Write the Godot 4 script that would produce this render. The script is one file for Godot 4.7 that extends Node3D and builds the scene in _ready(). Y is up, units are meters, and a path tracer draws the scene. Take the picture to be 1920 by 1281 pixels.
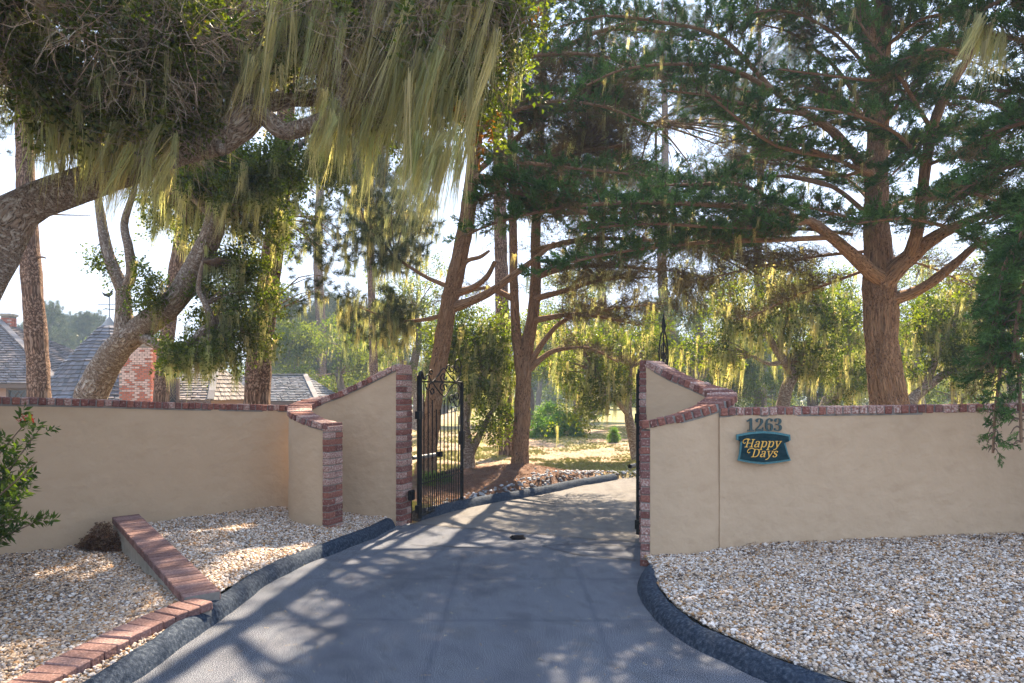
extends Node3D

# ---------------------------------------------------------------- mesh buffer
class Buf:
	var v := PackedVector3Array()
	var n := PackedVector3Array()
	var uv := PackedVector2Array()
	var c := PackedColorArray()
	var i := PackedInt32Array()
	func tri(a: Vector3, b: Vector3, d: Vector3, col := Color.WHITE) -> void:
		var nn := (d - a).cross(b - a).normalized()
		var k := v.size()
		v.append(a); v.append(b); v.append(d)
		for q in 3:
			n.append(nn); uv.append(Vector2.ZERO); c.append(col); i.append(k + q)
	func quad(a: Vector3, b: Vector3, d: Vector3, e: Vector3, col := Color.WHITE, u := [Vector2(0, 0), Vector2(1, 0), Vector2(1, 1), Vector2(0, 1)]) -> void:
		var nn := (d - a).cross(b - a).normalized()
		var k := v.size()
		v.append(a); v.append(b); v.append(d); v.append(e)
		for q in 4:
			n.append(nn); uv.append(u[q]); c.append(col)
		for q in [0, 1, 2, 0, 2, 3]:
			i.append(k + q)
	func vert(p: Vector3, nn: Vector3, u: Vector2, col := Color.WHITE) -> int:
		v.append(p); n.append(nn); uv.append(u); c.append(col)
		return v.size() - 1
	func face(a: int, b: int, d: int) -> void:
		# keep the winding in step with the given normals
		var g := (v[d] - v[a]).cross(v[b] - v[a])
		if g.dot(n[a] + n[b] + n[d]) < 0.0:
			i.append(a); i.append(d); i.append(b)
		else:
			i.append(a); i.append(b); i.append(d)
	func box(t: Transform3D, s: Vector3, col := Color.WHITE) -> void:
		var h := s * 0.5
		var p := []
		for q in 8:
			p.append(t * Vector3(h.x if q & 1 else -h.x, h.y if q & 2 else -h.y, h.z if q & 4 else -h.z))
		for f in [[0, 2, 3, 1], [4, 5, 7, 6], [0, 1, 5, 4], [2, 6, 7, 3], [0, 4, 6, 2], [1, 3, 7, 5]]:
			quad(p[f[0]], p[f[1]], p[f[2]], p[f[3]], col)
	func mesh(m: Material) -> ArrayMesh:
		var out := ArrayMesh.new()
		if v.is_empty():
			return out
		var a := []
		a.resize(Mesh.ARRAY_MAX)
		a[Mesh.ARRAY_VERTEX] = v; a[Mesh.ARRAY_NORMAL] = n; a[Mesh.ARRAY_TEX_UV] = uv; a[Mesh.ARRAY_COLOR] = c; a[Mesh.ARRAY_INDEX] = i
		out.add_surface_from_arrays(Mesh.PRIMITIVE_TRIANGLES, a)
		out.surface_set_material(0, m)
		return out

var rng := RandomNumberGenerator.new()
var noise := FastNoiseLite.new()
var M := {}
const EYE := 1.65
const F := 1280.0

func _at(px: float, py: float, d: float) -> Vector3:
	return Vector3((px - 960.0) / F * d, EYE - (py - 736.0) / F * d, -d)

func _w(x: float, d: float, y := 0.0) -> Vector3:
	return Vector3(x, y, -d)

func rr(a: float, b: float) -> float:
	return rng.randf_range(a, b)

func rv() -> Vector3:
	while true:
		var p := Vector3(rr(-1, 1), rr(-1, 1), rr(-1, 1))
		if p.length_squared() < 1.0:
			return p
	return Vector3.ZERO

func lin(r: float, g: float, b: float, a := 1.0) -> Color:
	return Color(r, g, b, a).linear_to_srgb()

# ---------------------------------------------------------------- nodes
var used := {}
func numbered(called: String) -> String:
	var k: int = used.get(called, 0)
	used[called] = k + 1
	return called if k == 0 else "%s_%03d" % [called, k]

func tag(o: Node, label: String, category: String, group := "") -> void:
	o.set_meta("label", label)
	o.set_meta("category", category)
	if group:
		o.set_meta("group", group)

func thing(called: String, label: String, category: String, p := Vector3.ZERO, turn := 0.0, group := "") -> Node3D:
	var o := Node3D.new()
	o.name = numbered(called)
	add_child(o, true)
	o.position = p
	o.rotation.y = turn
	tag(o, label, category, group)
	return o

func part(called: String, m: Mesh, parent: Node, t := Transform3D()) -> MeshInstance3D:
	var o := MeshInstance3D.new()
	o.name = called
	o.mesh = m
	parent.add_child(o, true)
	o.transform = t
	return o

func structure(called: String, m: Mesh) -> MeshInstance3D:
	var o := part(numbered(called), m, self)
	o.set_meta("kind", "structure")
	return o

func multi(called: String, m: Mesh, ts: Array, cs: PackedColorArray, parent: Node) -> MultiMeshInstance3D:
	var mm := MultiMesh.new()
	mm.transform_format = MultiMesh.TRANSFORM_3D
	mm.use_colors = true
	mm.mesh = m
	mm.instance_count = ts.size()
	for k in ts.size():
		mm.set_instance_transform(k, ts[k])
		mm.set_instance_color(k, cs[k])
	var o := MultiMeshInstance3D.new()
	o.name = called
	o.multimesh = mm
	parent.add_child(o, true)
	return o

# ---------------------------------------------------------------- materials
func plain(name_: String, col: Color, rough := 0.8, metal := 0.0) -> StandardMaterial3D:
	var m := StandardMaterial3D.new()
	m.resource_name = name_
	m.albedo_color = col
	m.roughness = rough
	m.metallic = metal
	m.cull_mode = BaseMaterial3D.CULL_DISABLED
	M[name_] = m
	return m

func noise_tex(freq: float, ramp: Array, size := 512, octaves := 4, kind := FastNoiseLite.TYPE_SIMPLEX_SMOOTH, normal := 0.0, sd := 1) -> NoiseTexture2D:
	var f := FastNoiseLite.new()
	f.noise_type = kind
	f.frequency = freq
	f.seed = sd
	f.fractal_octaves = octaves
	var t := NoiseTexture2D.new()
	t.width = size
	t.height = size
	t.seamless = true
	t.noise = f
	if normal > 0.0:
		t.as_normal_map = true
		t.bump_strength = normal
	if ramp.size():
		var g := Gradient.new()
		var off := PackedFloat32Array()
		var cs := PackedColorArray()
		for r in ramp:
			off.append(r[0])
			cs.append(r[1])
		g.offsets = off
		g.colors = cs
		t.color_ramp = g
	return t

func tri_mat(name_: String, scale: float, tex: Texture2D, rough := 0.85, nrm: Texture2D = null, ns := 1.0) -> StandardMaterial3D:
	var m := plain(name_, Color.WHITE, rough)
	m.uv1_triplanar = true
	m.uv1_world_triplanar = true
	m.uv1_scale = Vector3.ONE * scale
	m.albedo_texture = tex
	if nrm:
		m.normal_enabled = true
		m.normal_texture = nrm
		m.normal_scale = ns
	return m

func bark(name_: String, dark: Color, mid: Color, light: Color, around: float, along: float, warp: float, plates := false, light_amount := 0.5) -> StandardMaterial3D:
	# furrowed bark wrapped round a cylinder: u runs round the trunk, v along it
	var w := 256
	var h := 512
	var im := Image.create(w, h, false, Image.FORMAT_RGB8)
	var hm := Image.create(w, h, false, Image.FORMAT_RGB8)
	var a := FastNoiseLite.new()
	a.seed = name_.hash() % 1000
	a.frequency = 1.0
	a.fractal_octaves = 4
	if plates:
		a.noise_type = FastNoiseLite.TYPE_CELLULAR
		a.cellular_return_type = FastNoiseLite.RETURN_DISTANCE2_SUB
		a.fractal_octaves = 2
	var b := FastNoiseLite.new()
	b.seed = 7
	b.frequency = 1.0
	b.fractal_octaves = 3
	for y in h:
		var ty := float(y) / h * TAU
		for x in w:
			var tx := float(x) / w * TAU
			var q := Vector3(cos(tx) * around, sin(tx) * around, cos(ty) * along)
			q.x += b.get_noise_3d(q.x * 0.3, q.y * 0.3, q.z + sin(ty) * along) * warp
			var s := sin(ty) * along
			var f := a.get_noise_3d(q.x + s * 0.31, q.y - s * 0.17, q.z + s)
			var ridge := clampf((f + 1.0) * 0.55, 0.0, 1.0) if plates else clampf(1.0 - absf(f) * 2.4, 0.0, 1.0)
			if not plates:
				ridge = 1.0 - ridge
			var fine := b.get_noise_3d(q.x * 4.0, q.y * 4.0, q.z * 6.0 + s * 6.0) * 0.5 + 0.5
			var pat := smoothstep(0.5, 0.75, b.get_noise_3d(q.x * 0.7 + 9.0, q.y * 0.7, q.z * 0.7 + s) * 0.5 + 0.5)
			var col := dark.lerp(mid, smoothstep(0.02, 0.4, ridge)).lerp(light, clampf(pat * light_amount + (fine - 0.5) * 0.5 * ridge, 0.0, 1.0))
			col = col * (0.8 + 0.4 * fine)
			im.set_pixel(x, y, Color(col.r, col.g, col.b).linear_to_srgb())
			var hh := ridge * 0.8 + fine * 0.2
			hm.set_pixel(x, y, Color(hh, hh, hh))
	var m := plain(name_, Color.WHITE, 0.95)
	m.albedo_texture = ImageTexture.create_from_image(im)
	hm.bump_map_to_normal_map(7.0)
	m.normal_enabled = true
	m.normal_texture = ImageTexture.create_from_image(hm)
	m.normal_scale = 1.0
	m.metallic_specular = 0.2
	return m

func leaf_mat(name_: String, back: Color, rough := 0.55, spec := 0.4) -> StandardMaterial3D:
	var m := plain(name_, Color.WHITE, rough)
	m.vertex_color_use_as_albedo = true
	m.backlight_enabled = true
	m.backlight = back
	m.metallic_specular = spec
	return m

func make_materials() -> void:
	var W := Color.WHITE
	# stucco: warm beige with faint mottling and trowel marks
	tri_mat("stucco", 0.55, noise_tex(0.006, [[0.0, lin(0.415, 0.295, 0.19)], [0.3, lin(0.455, 0.333, 0.217)], [0.7, lin(0.47, 0.345, 0.227)], [1.0, lin(0.49, 0.365, 0.242)]], 1024, 6), 0.9, noise_tex(0.02, [], 512, 5, FastNoiseLite.TYPE_SIMPLEX_SMOOTH, 3.0, 3), 0.9)
	tri_mat("mortar", 2.0, noise_tex(0.03, [[0.0, lin(0.13, 0.115, 0.10)], [1.0, lin(0.26, 0.24, 0.215)]], 256, 4))
	tri_mat("concrete", 1.2, noise_tex(0.012, [[0.0, lin(0.16, 0.14, 0.11)], [0.5, lin(0.27, 0.245, 0.2)], [1.0, lin(0.34, 0.315, 0.27)]], 512, 6), 0.9, noise_tex(0.05, [], 256, 4, FastNoiseLite.TYPE_SIMPLEX, 2.0), 0.5)
	var bn := noise_tex(0.04, [], 256, 4, FastNoiseLite.TYPE_SIMPLEX, 3.0, 5)
	var reds := [[0.17, 0.056, 0.042], [0.13, 0.045, 0.036], [0.215, 0.078, 0.055], [0.16, 0.066, 0.056]]
	for k in 4:
		var r: Array = reds[k]
		tri_mat("brick_%d" % k, 3.0, noise_tex(0.02, [[0.0, lin(r[0] * 0.55, r[1] * 0.55, r[2] * 0.55)], [0.45, lin(r[0], r[1], r[2])], [0.72, lin(r[0] * 1.25, r[1] * 1.4, r[2] * 1.45)], [0.86, lin(0.42, 0.33, 0.29)], [1.0, lin(0.6, 0.54, 0.5)]], 512, 5, FastNoiseLite.TYPE_SIMPLEX_SMOOTH, 0.0, 11 + k), 0.9, bn, 0.7)
	for k in 2:
		tri_mat("brick_%d" % (4 + k), 3.4, noise_tex(0.022, [[0.0, lin(0.17, 0.06, 0.045)], [0.35, lin(0.25, 0.12, 0.095)], [0.6, lin(0.38, 0.27, 0.235)], [1.0, lin(0.55, 0.48, 0.44)]], 512, 5, FastNoiseLite.TYPE_SIMPLEX_SMOOTH, 0.0, 31 + k), 0.92, bn, 0.7)
	# pavers: mauve worn brick
	for k in 3:
		var r: Array = [[0.165, 0.085, 0.075], [0.2, 0.115, 0.105], [0.13, 0.065, 0.058]][k]
		tri_mat("paver_%d" % k, 3.0, noise_tex(0.03, [[0.0, lin(r[0] * 0.55, r[1] * 0.55, r[2] * 0.55)], [0.5, lin(r[0], r[1], r[2])], [1.0, lin(r[0] * 1.3 + 0.08, r[1] * 1.4 + 0.08, r[2] * 1.4 + 0.08)]], 512, 5, FastNoiseLite.TYPE_SIMPLEX_SMOOTH, 0.0, 41 + k), 0.9, bn, 0.8)
	# asphalt
	var an := noise_tex(0.09, [], 1024, 2, FastNoiseLite.TYPE_SIMPLEX, 5.0, 8)
	tri_mat("asphalt", 0.9, noise_tex(0.15, [[0.0, lin(0.008, 0.01, 0.015)], [0.38, lin(0.028, 0.034, 0.048)], [0.5, lin(0.068, 0.077, 0.101)], [0.6, lin(0.115, 0.126, 0.155)], [0.7, lin(0.28, 0.29, 0.32)], [1.0, lin(0.45, 0.46, 0.48)]], 1024, 3, FastNoiseLite.TYPE_SIMPLEX, 0.0, 4), 0.95)
	tri_mat("old_asphalt", 0.9, noise_tex(0.15, [[0.0, lin(0.05, 0.049, 0.049)], [0.4, lin(0.1, 0.098, 0.098)], [0.55, lin(0.15, 0.146, 0.144)], [0.7, lin(0.26, 0.25, 0.245)], [1.0, lin(0.36, 0.35, 0.34)]], 1024, 3, FastNoiseLite.TYPE_SIMPLEX, 0.0, 6), 0.95)
	tri_mat("kerb", 1.6, noise_tex(0.03, [[0.0, lin(0.007, 0.012, 0.022)], [0.45, lin(0.02, 0.031, 0.052)], [0.7, lin(0.042, 0.056, 0.08)], [1.0, lin(0.13, 0.145, 0.165)]], 512, 6, FastNoiseLite.TYPE_SIMPLEX, 0.0, 9), 0.8, noise_tex(0.09, [], 512, 3, FastNoiseLite.TYPE_SIMPLEX, 4.0, 9), 0.8)
	plain("crack", lin(0.012, 0.012, 0.014), 0.95)
	tri_mat("gravel_soil", 2.0, noise_tex(0.09, [[0.0, lin(0.1, 0.08, 0.06)], [0.6, lin(0.25, 0.2, 0.15)], [1.0, lin(0.45, 0.38, 0.3)]], 512, 3))
	var st := plain("stone", W, 0.75)
	st.vertex_color_use_as_albedo = true
	st.metallic_specular = 0.35
	var g := tri_mat("ground", 1.1, noise_tex(0.06, [[0.0, Color(0.55, 0.5, 0.46)], [0.5, Color(0.82, 0.8, 0.77)], [1.0, W]], 1024, 6), 0.95, noise_tex(0.08, [], 512, 4, FastNoiseLite.TYPE_SIMPLEX, 5.0), 0.9)
	g.vertex_color_use_as_albedo = true
	plain("iron", lin(0.006, 0.006, 0.007), 0.6).metallic_specular = 0.3
	plain("steel", lin(0.16, 0.17, 0.18), 0.4, 0.6)
	plain("black_plastic", lin(0.01, 0.01, 0.012), 0.9).metallic_specular = 0.1
	tri_mat("sign_face", 3.0, noise_tex(0.01, [[0.0, lin(0.003, 0.02, 0.027)], [1.0, lin(0.007, 0.036, 0.046)]], 256, 4), 0.55).metallic_specular = 0.2
	tri_mat("sign_edge", 6.0, noise_tex(0.03, [[0.0, lin(0.02, 0.11, 0.13)], [1.0, lin(0.05, 0.2, 0.23)]], 256, 4), 0.5)
	plain("gold", lin(0.72, 0.4, 0.06), 0.5)
	tri_mat("numeral", 20.0, noise_tex(0.05, [[0.0, lin(0.004, 0.03, 0.034)], [0.7, lin(0.012, 0.05, 0.055)], [1.0, lin(0.08, 0.14, 0.14)]], 256, 3), 0.45)
	# bark
	for nm in ["asphalt", "old_asphalt"]:
		M[nm].vertex_color_use_as_albedo = true
		M[nm].metallic_specular = 0.15
	M.kerb.metallic_specular = 0.2
	bark("bark_cypress", Color(0.035, 0.02, 0.013), Color(0.29, 0.175, 0.105), Color(0.44, 0.31, 0.2), 5.0, 1.9, 1.2)
	bark("bark_oak", Color(0.06, 0.047, 0.038), Color(0.27, 0.205, 0.16), Color(0.46, 0.42, 0.37), 2.4, 7.0, 1.6, false, 0.9)
	bark("bark_pine", Color(0.055, 0.034, 0.025), Color(0.34, 0.215, 0.155), Color(0.44, 0.33, 0.265), 3.0, 4.5, 0.8, true)
	bark("bark_far", Color(0.07, 0.055, 0.05), Color(0.2, 0.15, 0.12), Color(0.28, 0.23, 0.2), 3.0, 1.5, 0.8)
	plain("twig", lin(0.16, 0.115, 0.085), 0.95).metallic_specular = 0.15
	leaf_mat("oak_leaf", Color(1.15, 1.2, 0.45), 0.38, 0.5)
	leaf_mat("cypress_leaf", Color(0.9, 0.95, 0.5), 0.6, 0.3)
	leaf_mat("needle", Color(0.8, 0.8, 0.45), 0.6, 0.3)
	leaf_mat("lichen", Color(1.2, 1.17, 0.85), 0.95, 0.1)
	leaf_mat("grass_blade", Color(0.7, 0.8, 0.3), 0.7, 0.3)
	var v := plain("litter", W, 0.9)
	v.vertex_color_use_as_albedo = true
	v.metallic_specular = 0.2
	# house
	var sh := plain("shingle", W, 0.9)
	sh.vertex_color_use_as_albedo = true
	sh.metallic_specular = 0.25
	plain("copper_sheet", lin(0.24, 0.27, 0.31), 0.5, 0.5)
	plain("house_wall", lin(0.33, 0.22, 0.18), 0.9)
	plain("timber", lin(0.1, 0.07, 0.055), 0.8)
	plain("pane", lin(0.03, 0.035, 0.04), 0.1)
	plain("pink_roof", lin(0.5, 0.35, 0.29), 0.9)

# ---------------------------------------------------------------- tubes
func smooth_path(p: Array, r: Array, step: float) -> Array:
	var op := []
	var orr := []
	for k in p.size() - 1:
		var a: Vector3 = p[maxi(k - 1, 0)]
		var b: Vector3 = p[k]
		var c: Vector3 = p[k + 1]
		var d: Vector3 = p[mini(k + 2, p.size() - 1)]
		var s := maxi(1, int(ceil(b.distance_to(c) / step)))
		for j in s:
			var t := float(j) / s
			op.append(b.cubic_interpolate(c, a, d, t))
			orr.append(lerpf(r[k], r[k + 1], t))
	op.append(p[-1])
	orr.append(r[-1])
	return [op, orr]

func tube(b: Buf, p: Array, r: Array, sides: int, ridge := 0.0, rep := 1.0, cap := true, col := Color.WHITE) -> void:
	var up := Vector3.FORWARD
	var t0: Vector3 = (p[1] - p[0]).normalized()
	if absf(t0.dot(up)) > 0.9:
		up = Vector3.RIGHT
	var x := t0.cross(up).normalized()
	var run := 0.0
	var first := b.v.size()
	var big := maxi(1, int(rep))
	for k in p.size():
		var t: Vector3 = (p[mini(k + 1, p.size() - 1)] - p[maxi(k - 1, 0)]).normalized()
		x = (x - t * x.dot(t)).normalized()
		var y := t.cross(x)
		if k:
			run += p[k].distance_to(p[k - 1])
		for s in sides + 1:
			var a := TAU * (s % sides) / sides
			var o := x * cos(a) + y * sin(a)
			var q: float = r[k]
			if ridge > 0.0:
				var m := noise.get_noise_3d(o.x * 3.0 + p[0].x * 5.0, o.z * 3.0, run * 1.3)
				var fr := 14.0 if sides < 40 else 9.0
				var m2 := absf(noise.get_noise_3d(o.x * fr + noise.get_noise_1d(run * 1.5) * 0.8, o.y * fr + o.z * fr, run * 1.1 + p[0].x))
				q *= 1.0 + ridge * (m * 1.3 + (0.25 - m2) * 1.5)
			b.vert(p[k] + o * q, o, Vector2(float(s) / sides * big, run * 0.5), col)
	var w := sides + 1
	if ridge > 0.0:
		for k in p.size():
			for s in w:
				var q := first + k * w + s
				var e0 := first + k * w + (s + 1) % sides
				var e1 := first + k * w + (s + sides - 1) % sides
				var f0 := first + mini(k + 1, p.size() - 1) * w + s
				var f1 := first + maxi(k - 1, 0) * w + s
				var g := (b.v[e0] - b.v[e1]).cross(b.v[f0] - b.v[f1]).normalized()
				b.n[q] = g if g.dot(b.v[q] - p[k]) > 0.0 else -g
	for k in p.size() - 1:
		for s in sides:
			var q := first + k * w + s
			b.face(q, q + 1, q + w)
			b.face(q + 1, q + w + 1, q + w)
	if cap:
		var e := b.vert(p[-1], (p[-1] - p[-2]).normalized(), Vector2.ZERO, col)
		for s in sides:
			var q := first + (p.size() - 1) * w + s
			b.face(q, q + 1, e)

func limb(b: Buf, p: Array, r: Array, sides := 14, ridge := 0.1, step := 0.0) -> Array:
	var st := step if step > 0.0 else clampf(r[0] * 0.7, 0.05, 0.4)
	var s := smooth_path(p, r, st)
	tube(b, s[0], s[1], sides, ridge, maxf(1.0, round(r[0] * 8.0)))
	return s[0]

# ---------------------------------------------------------------- plan lines (x, distance in front of the camera)
func line_at(p: Array, t: float) -> Vector3:
	# point at share t (0..1) of the length of a polyline of Vector3
	var total := 0.0
	for k in p.size() - 1:
		total += p[k].distance_to(p[k + 1])
	var want := t * total
	for k in p.size() - 1:
		var l: float = p[k].distance_to(p[k + 1])
		if want <= l or k == p.size() - 2:
			return p[k].lerp(p[k + 1], want / maxf(l, 1e-6))
		want -= l
	return p[-1]

func length_of(p: Array) -> float:
	var total := 0.0
	for k in p.size() - 1:
		total += p[k].distance_to(p[k + 1])
	return total

func side_of(p: Array, k: int) -> Vector3:
	# unit vector to the right of the line, level
	var t: Vector3 = p[mini(k + 1, p.size() - 1)] - p[maxi(k - 1, 0)]
	t.y = 0.0
	return t.normalized().cross(Vector3.UP).normalized()

func dense(p: Array, step: float) -> Array:
	var r := []
	r.resize(p.size())
	r.fill(0.0)
	return smooth_path(p, r, step)[0]

func even(p: Array, step: float) -> Array:
	# points at even spacing along the line, with the tangent
	var total := length_of(p)
	var cnt := maxi(2, int(round(total / step)))
	var out := []
	for k in cnt:
		var a := line_at(p, (k + 0.5) / cnt)
		var b := line_at(p, minf(1.0, (k + 0.5) / cnt + 0.004))
		var c := line_at(p, maxf(0.0, (k + 0.5) / cnt - 0.004))
		out.append([a, (b - c).normalized()])
	return out

# sweep a cross-section (list of Vector2: across, up) along a line; rough shifts points along their normal
func sweep(b: Buf, p: Array, prof: Array, rough := 0.0, ends := true, flat := false) -> void:
	var w := prof.size()
	var first := b.v.size()
	for k in p.size():
		var s := side_of(p, k)
		for j in w:
			var q: Vector2 = prof[j]
			var pos: Vector3 = p[k] + s * q.x + Vector3.UP * q.y
			if rough > 0.0:
				var nn := noise.get_noise_3d(pos.x * 2.2, pos.y * 2.2 + 7.0, pos.z * 2.2) * rough + noise.get_noise_3d(pos.x * 13.0, pos.y * 13.0, pos.z * 13.0) * rough * 0.7
				pos += (s * q.x + Vector3.UP * (q.y - 0.03)).normalized() * nn
			b.vert(pos, Vector3.UP, Vector2.ZERO)
	var mid := Vector2.ZERO
	for q in prof:
		mid += q / w
	for k in p.size():
		for j in w:
			var q := first + k * w + j
			var a0: Vector3 = b.v[first + k * w + mini(j + 1, w - 1)] - b.v[first + k * w + maxi(j - 1, 0)]
			var a1: Vector3 = b.v[first + mini(k + 1, p.size() - 1) * w + j] - b.v[first + maxi(k - 1, 0) * w + j]
			var g := a0.cross(a1).normalized()
			var s := side_of(p, k)
			var out: Vector3 = s * (prof[j].x - mid.x) + Vector3.UP * (prof[j].y - mid.y + 0.01)
			b.n[q] = g if g.dot(out) > 0.0 else -g
	for k in p.size() - 1:
		for j in w - 1:
			var q := first + k * w + j
			b.face(q, q + 1, q + w)
			b.face(q + 1, q + w + 1, q + w)
	if ends:
		for k in [0, p.size() - 1]:
			for j in range(1, w - 1):
				b.tri(b.v[first + k * w], b.v[first + k * w + j], b.v[first + k * w + j + 1])

# sheet between two lines
func sheet(b: Buf, l: Array, r: Array, na: int, nb: int, lift := 0.0, bumps := 0.0, col := Color.WHITE, wear := false) -> void:
	var first := b.v.size()
	for k in na + 1:
		var p := line_at(l, float(k) / na)
		var q := line_at(r, float(k) / na)
		for j in nb + 1:
			var s := p.lerp(q, float(j) / nb) + Vector3.UP * lift
			if bumps > 0.0:
				s.y += noise.get_noise_2d(s.x * 1.4, s.z * 1.4) * bumps
			var cv := col
			if wear:
				# patches worn pale, oily and dusty blotches, two wheel tracks' worth of polish
				var w1 := noise.get_noise_2d(s.x * 0.9 + 30.0, s.z * 0.5)
				var w2 := noise.get_noise_2d(s.x * 3.1, s.z * 3.1 + 60.0)
				var f := 1.0 + w1 * 0.35 + w2 * 0.3
				if w1 * 0.6 + w2 > 0.42:
					f *= 0.72
				cv = Color(f, f * 0.99, f * (0.97 if w2 > 0.1 else 1.0))
			b.vert(s, Vector3.UP, Vector2.ZERO, cv)
	for k in na:
		for j in nb:
			var q := first + k * (nb + 1) + j
			b.face(q, q + 1, q + nb + 1)
			b.face(q + 1, q + nb + 2, q + nb + 1)

# ---------------------------------------------------------------- bricks
var brick_shapes := []
func chamfered(s: Vector3, c: float, jit: float) -> Buf:
	# box with chamfered edges, its corners a little uneven
	var b := Buf.new()
	var h := s * 0.5
	var p := {}
	for x in [-1, 1]:
		for y in [-1, 1]:
			for z in [-1, 1]:
				var j := Vector3(rr(-jit, jit), rr(-jit, jit), rr(-jit, jit))
				p[[x, y, z, 0]] = Vector3(x * h.x, y * (h.y - c), z * (h.z - c)) + j
				p[[x, y, z, 1]] = Vector3(x * (h.x - c), y * h.y, z * (h.z - c)) + j
				p[[x, y, z, 2]] = Vector3(x * (h.x - c), y * (h.y - c), z * h.z) + j
	var put := func(a: Vector3, d: Vector3, e: Vector3, f: Vector3) -> void:
		var out := (a + d + e + f) * 0.25
		if (e - a).cross(d - a).dot(out) < 0.0:
			b.quad(a, f, e, d)
		else:
			b.quad(a, d, e, f)
	for s_ in [-1, 1]:
		put.call(p[[s_, -1, -1, 0]], p[[s_, 1, -1, 0]], p[[s_, 1, 1, 0]], p[[s_, -1, 1, 0]])
		put.call(p[[-1, s_, -1, 1]], p[[1, s_, -1, 1]], p[[1, s_, 1, 1]], p[[-1, s_, 1, 1]])
		put.call(p[[-1, -1, s_, 2]], p[[1, -1, s_, 2]], p[[1, 1, s_, 2]], p[[-1, 1, s_, 2]])
		for t_ in [-1, 1]:
			put.call(p[[s_, t_, -1, 0]], p[[s_, t_, 1, 0]], p[[s_, t_, 1, 1]], p[[s_, t_, -1, 1]])
			put.call(p[[s_, -1, t_, 0]], p[[s_, 1, t_, 0]], p[[s_, 1, t_, 2]], p[[s_, -1, t_, 2]])
			put.call(p[[-1, s_, t_, 1]], p[[1, s_, t_, 1]], p[[1, s_, t_, 2]], p[[-1, s_, t_, 2]])
	for x in [-1, 1]:
		for y in [-1, 1]:
			for z in [-1, 1]:
				var a: Vector3 = p[[x, y, z, 0]]
				var d: Vector3 = p[[x, y, z, 1]]
				var e: Vector3 = p[[x, y, z, 2]]
				if (e - a).cross(d - a).dot(a + d + e) < 0.0:
					b.tri(a, e, d)
				else:
					b.tri(a, d, e)
	return b

var brick_meshes := {}
func brick_mesh(s: Vector3, mat: String) -> Mesh:
	# three uneven variants of each size and tone, shared
	var key := "%s|%s|%d" % [s, mat, rng.randi() % 3]
	if not brick_meshes.has(key):
		brick_meshes[key] = chamfered(s, minf(0.006, s.y * 0.12), 0.0022).mesh(M[mat])
	return brick_meshes[key]

func red_brick(white: float) -> String:
	return "brick_%d" % (4 + rng.randi() % 2 if rng.randf() < white else rng.randi() % 4)

func frame_of(tangent: Vector3, up := Vector3.UP) -> Basis:
	# x along the tangent, y up, z across
	var x := tangent.normalized()
	var z := x.cross(up).normalized()
	return Basis(x, z.cross(x), z)

func brick_cap(parent: Node, p: Array, white: float, across := 0.29, tall := 0.072) -> void:
	for e in even(p, 0.0765):
		var s := Vector3(0.067, tall, across)
		var t := Transform3D(frame_of(e[1]) * Basis.from_euler(Vector3(rr(-0.02, 0.02), rr(-0.025, 0.025), rr(-0.02, 0.02))), e[0] + Vector3(0, -tall * 0.5 + rr(-0.003, 0.003), 0))
		t.origin += t.basis.z * rr(-0.005, 0.005)
		part("brick", brick_mesh(s, red_brick(white)), parent, t)

func wall_body(p: Array, half: float, drop: float, base := -0.25) -> Buf:
	# stucco body under the cap line p (top of the cap)
	var b := Buf.new()
	var first := 0
	var rows := 12
	for k in p.size():
		var s := side_of(p, k)
		for sg in [-1.0, 1.0]:
			for j in rows + 1:
				var y := lerpf(base, p[k].y - drop, float(j) / rows)
				var pos: Vector3 = Vector3(p[k].x, y, p[k].z) + s * half * sg
				pos += s * sg * (noise.get_noise_3d(pos.x * 1.1, pos.y * 1.1, pos.z * 1.1 + sg * 9.0) * 0.012 + noise.get_noise_3d(pos.x * 5.0, pos.y * 5.0, pos.z * 5.0) * 0.003)
				b.vert(pos, s * sg, Vector2.ZERO)
	var w := (rows + 1) * 2
	for k in p.size():
		for j in w:
			var q := k * w + j
			var lo := j if j % (rows + 1) == 0 else j - 1
			var hi := j if j % (rows + 1) == rows else j + 1
			var g: Vector3 = (b.v[k * w + hi] - b.v[k * w + lo]).cross(b.v[mini(k + 1, p.size() - 1) * w + j] - b.v[maxi(k - 1, 0) * w + j]).normalized()
			b.n[q] = g if g.dot(b.n[q]) > 0.0 else -g
	for k in p.size() - 1:
		for sg in 2:
			for j in rows:
				var q := k * w + sg * (rows + 1) + j
				b.face(q, q + 1, q + w)
				b.face(q + 1, q + w + 1, q + w)
		var a := k * w + rows
		b.quad(b.v[a], b.v[a + rows + 1], b.v[a + w + rows + 1], b.v[a + w])
	for k in [0, p.size() - 1]:
		b.quad(b.v[k * w], b.v[k * w + rows], b.v[k * w + 2 * rows + 1], b.v[k * w + rows + 1])
	return b

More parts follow.
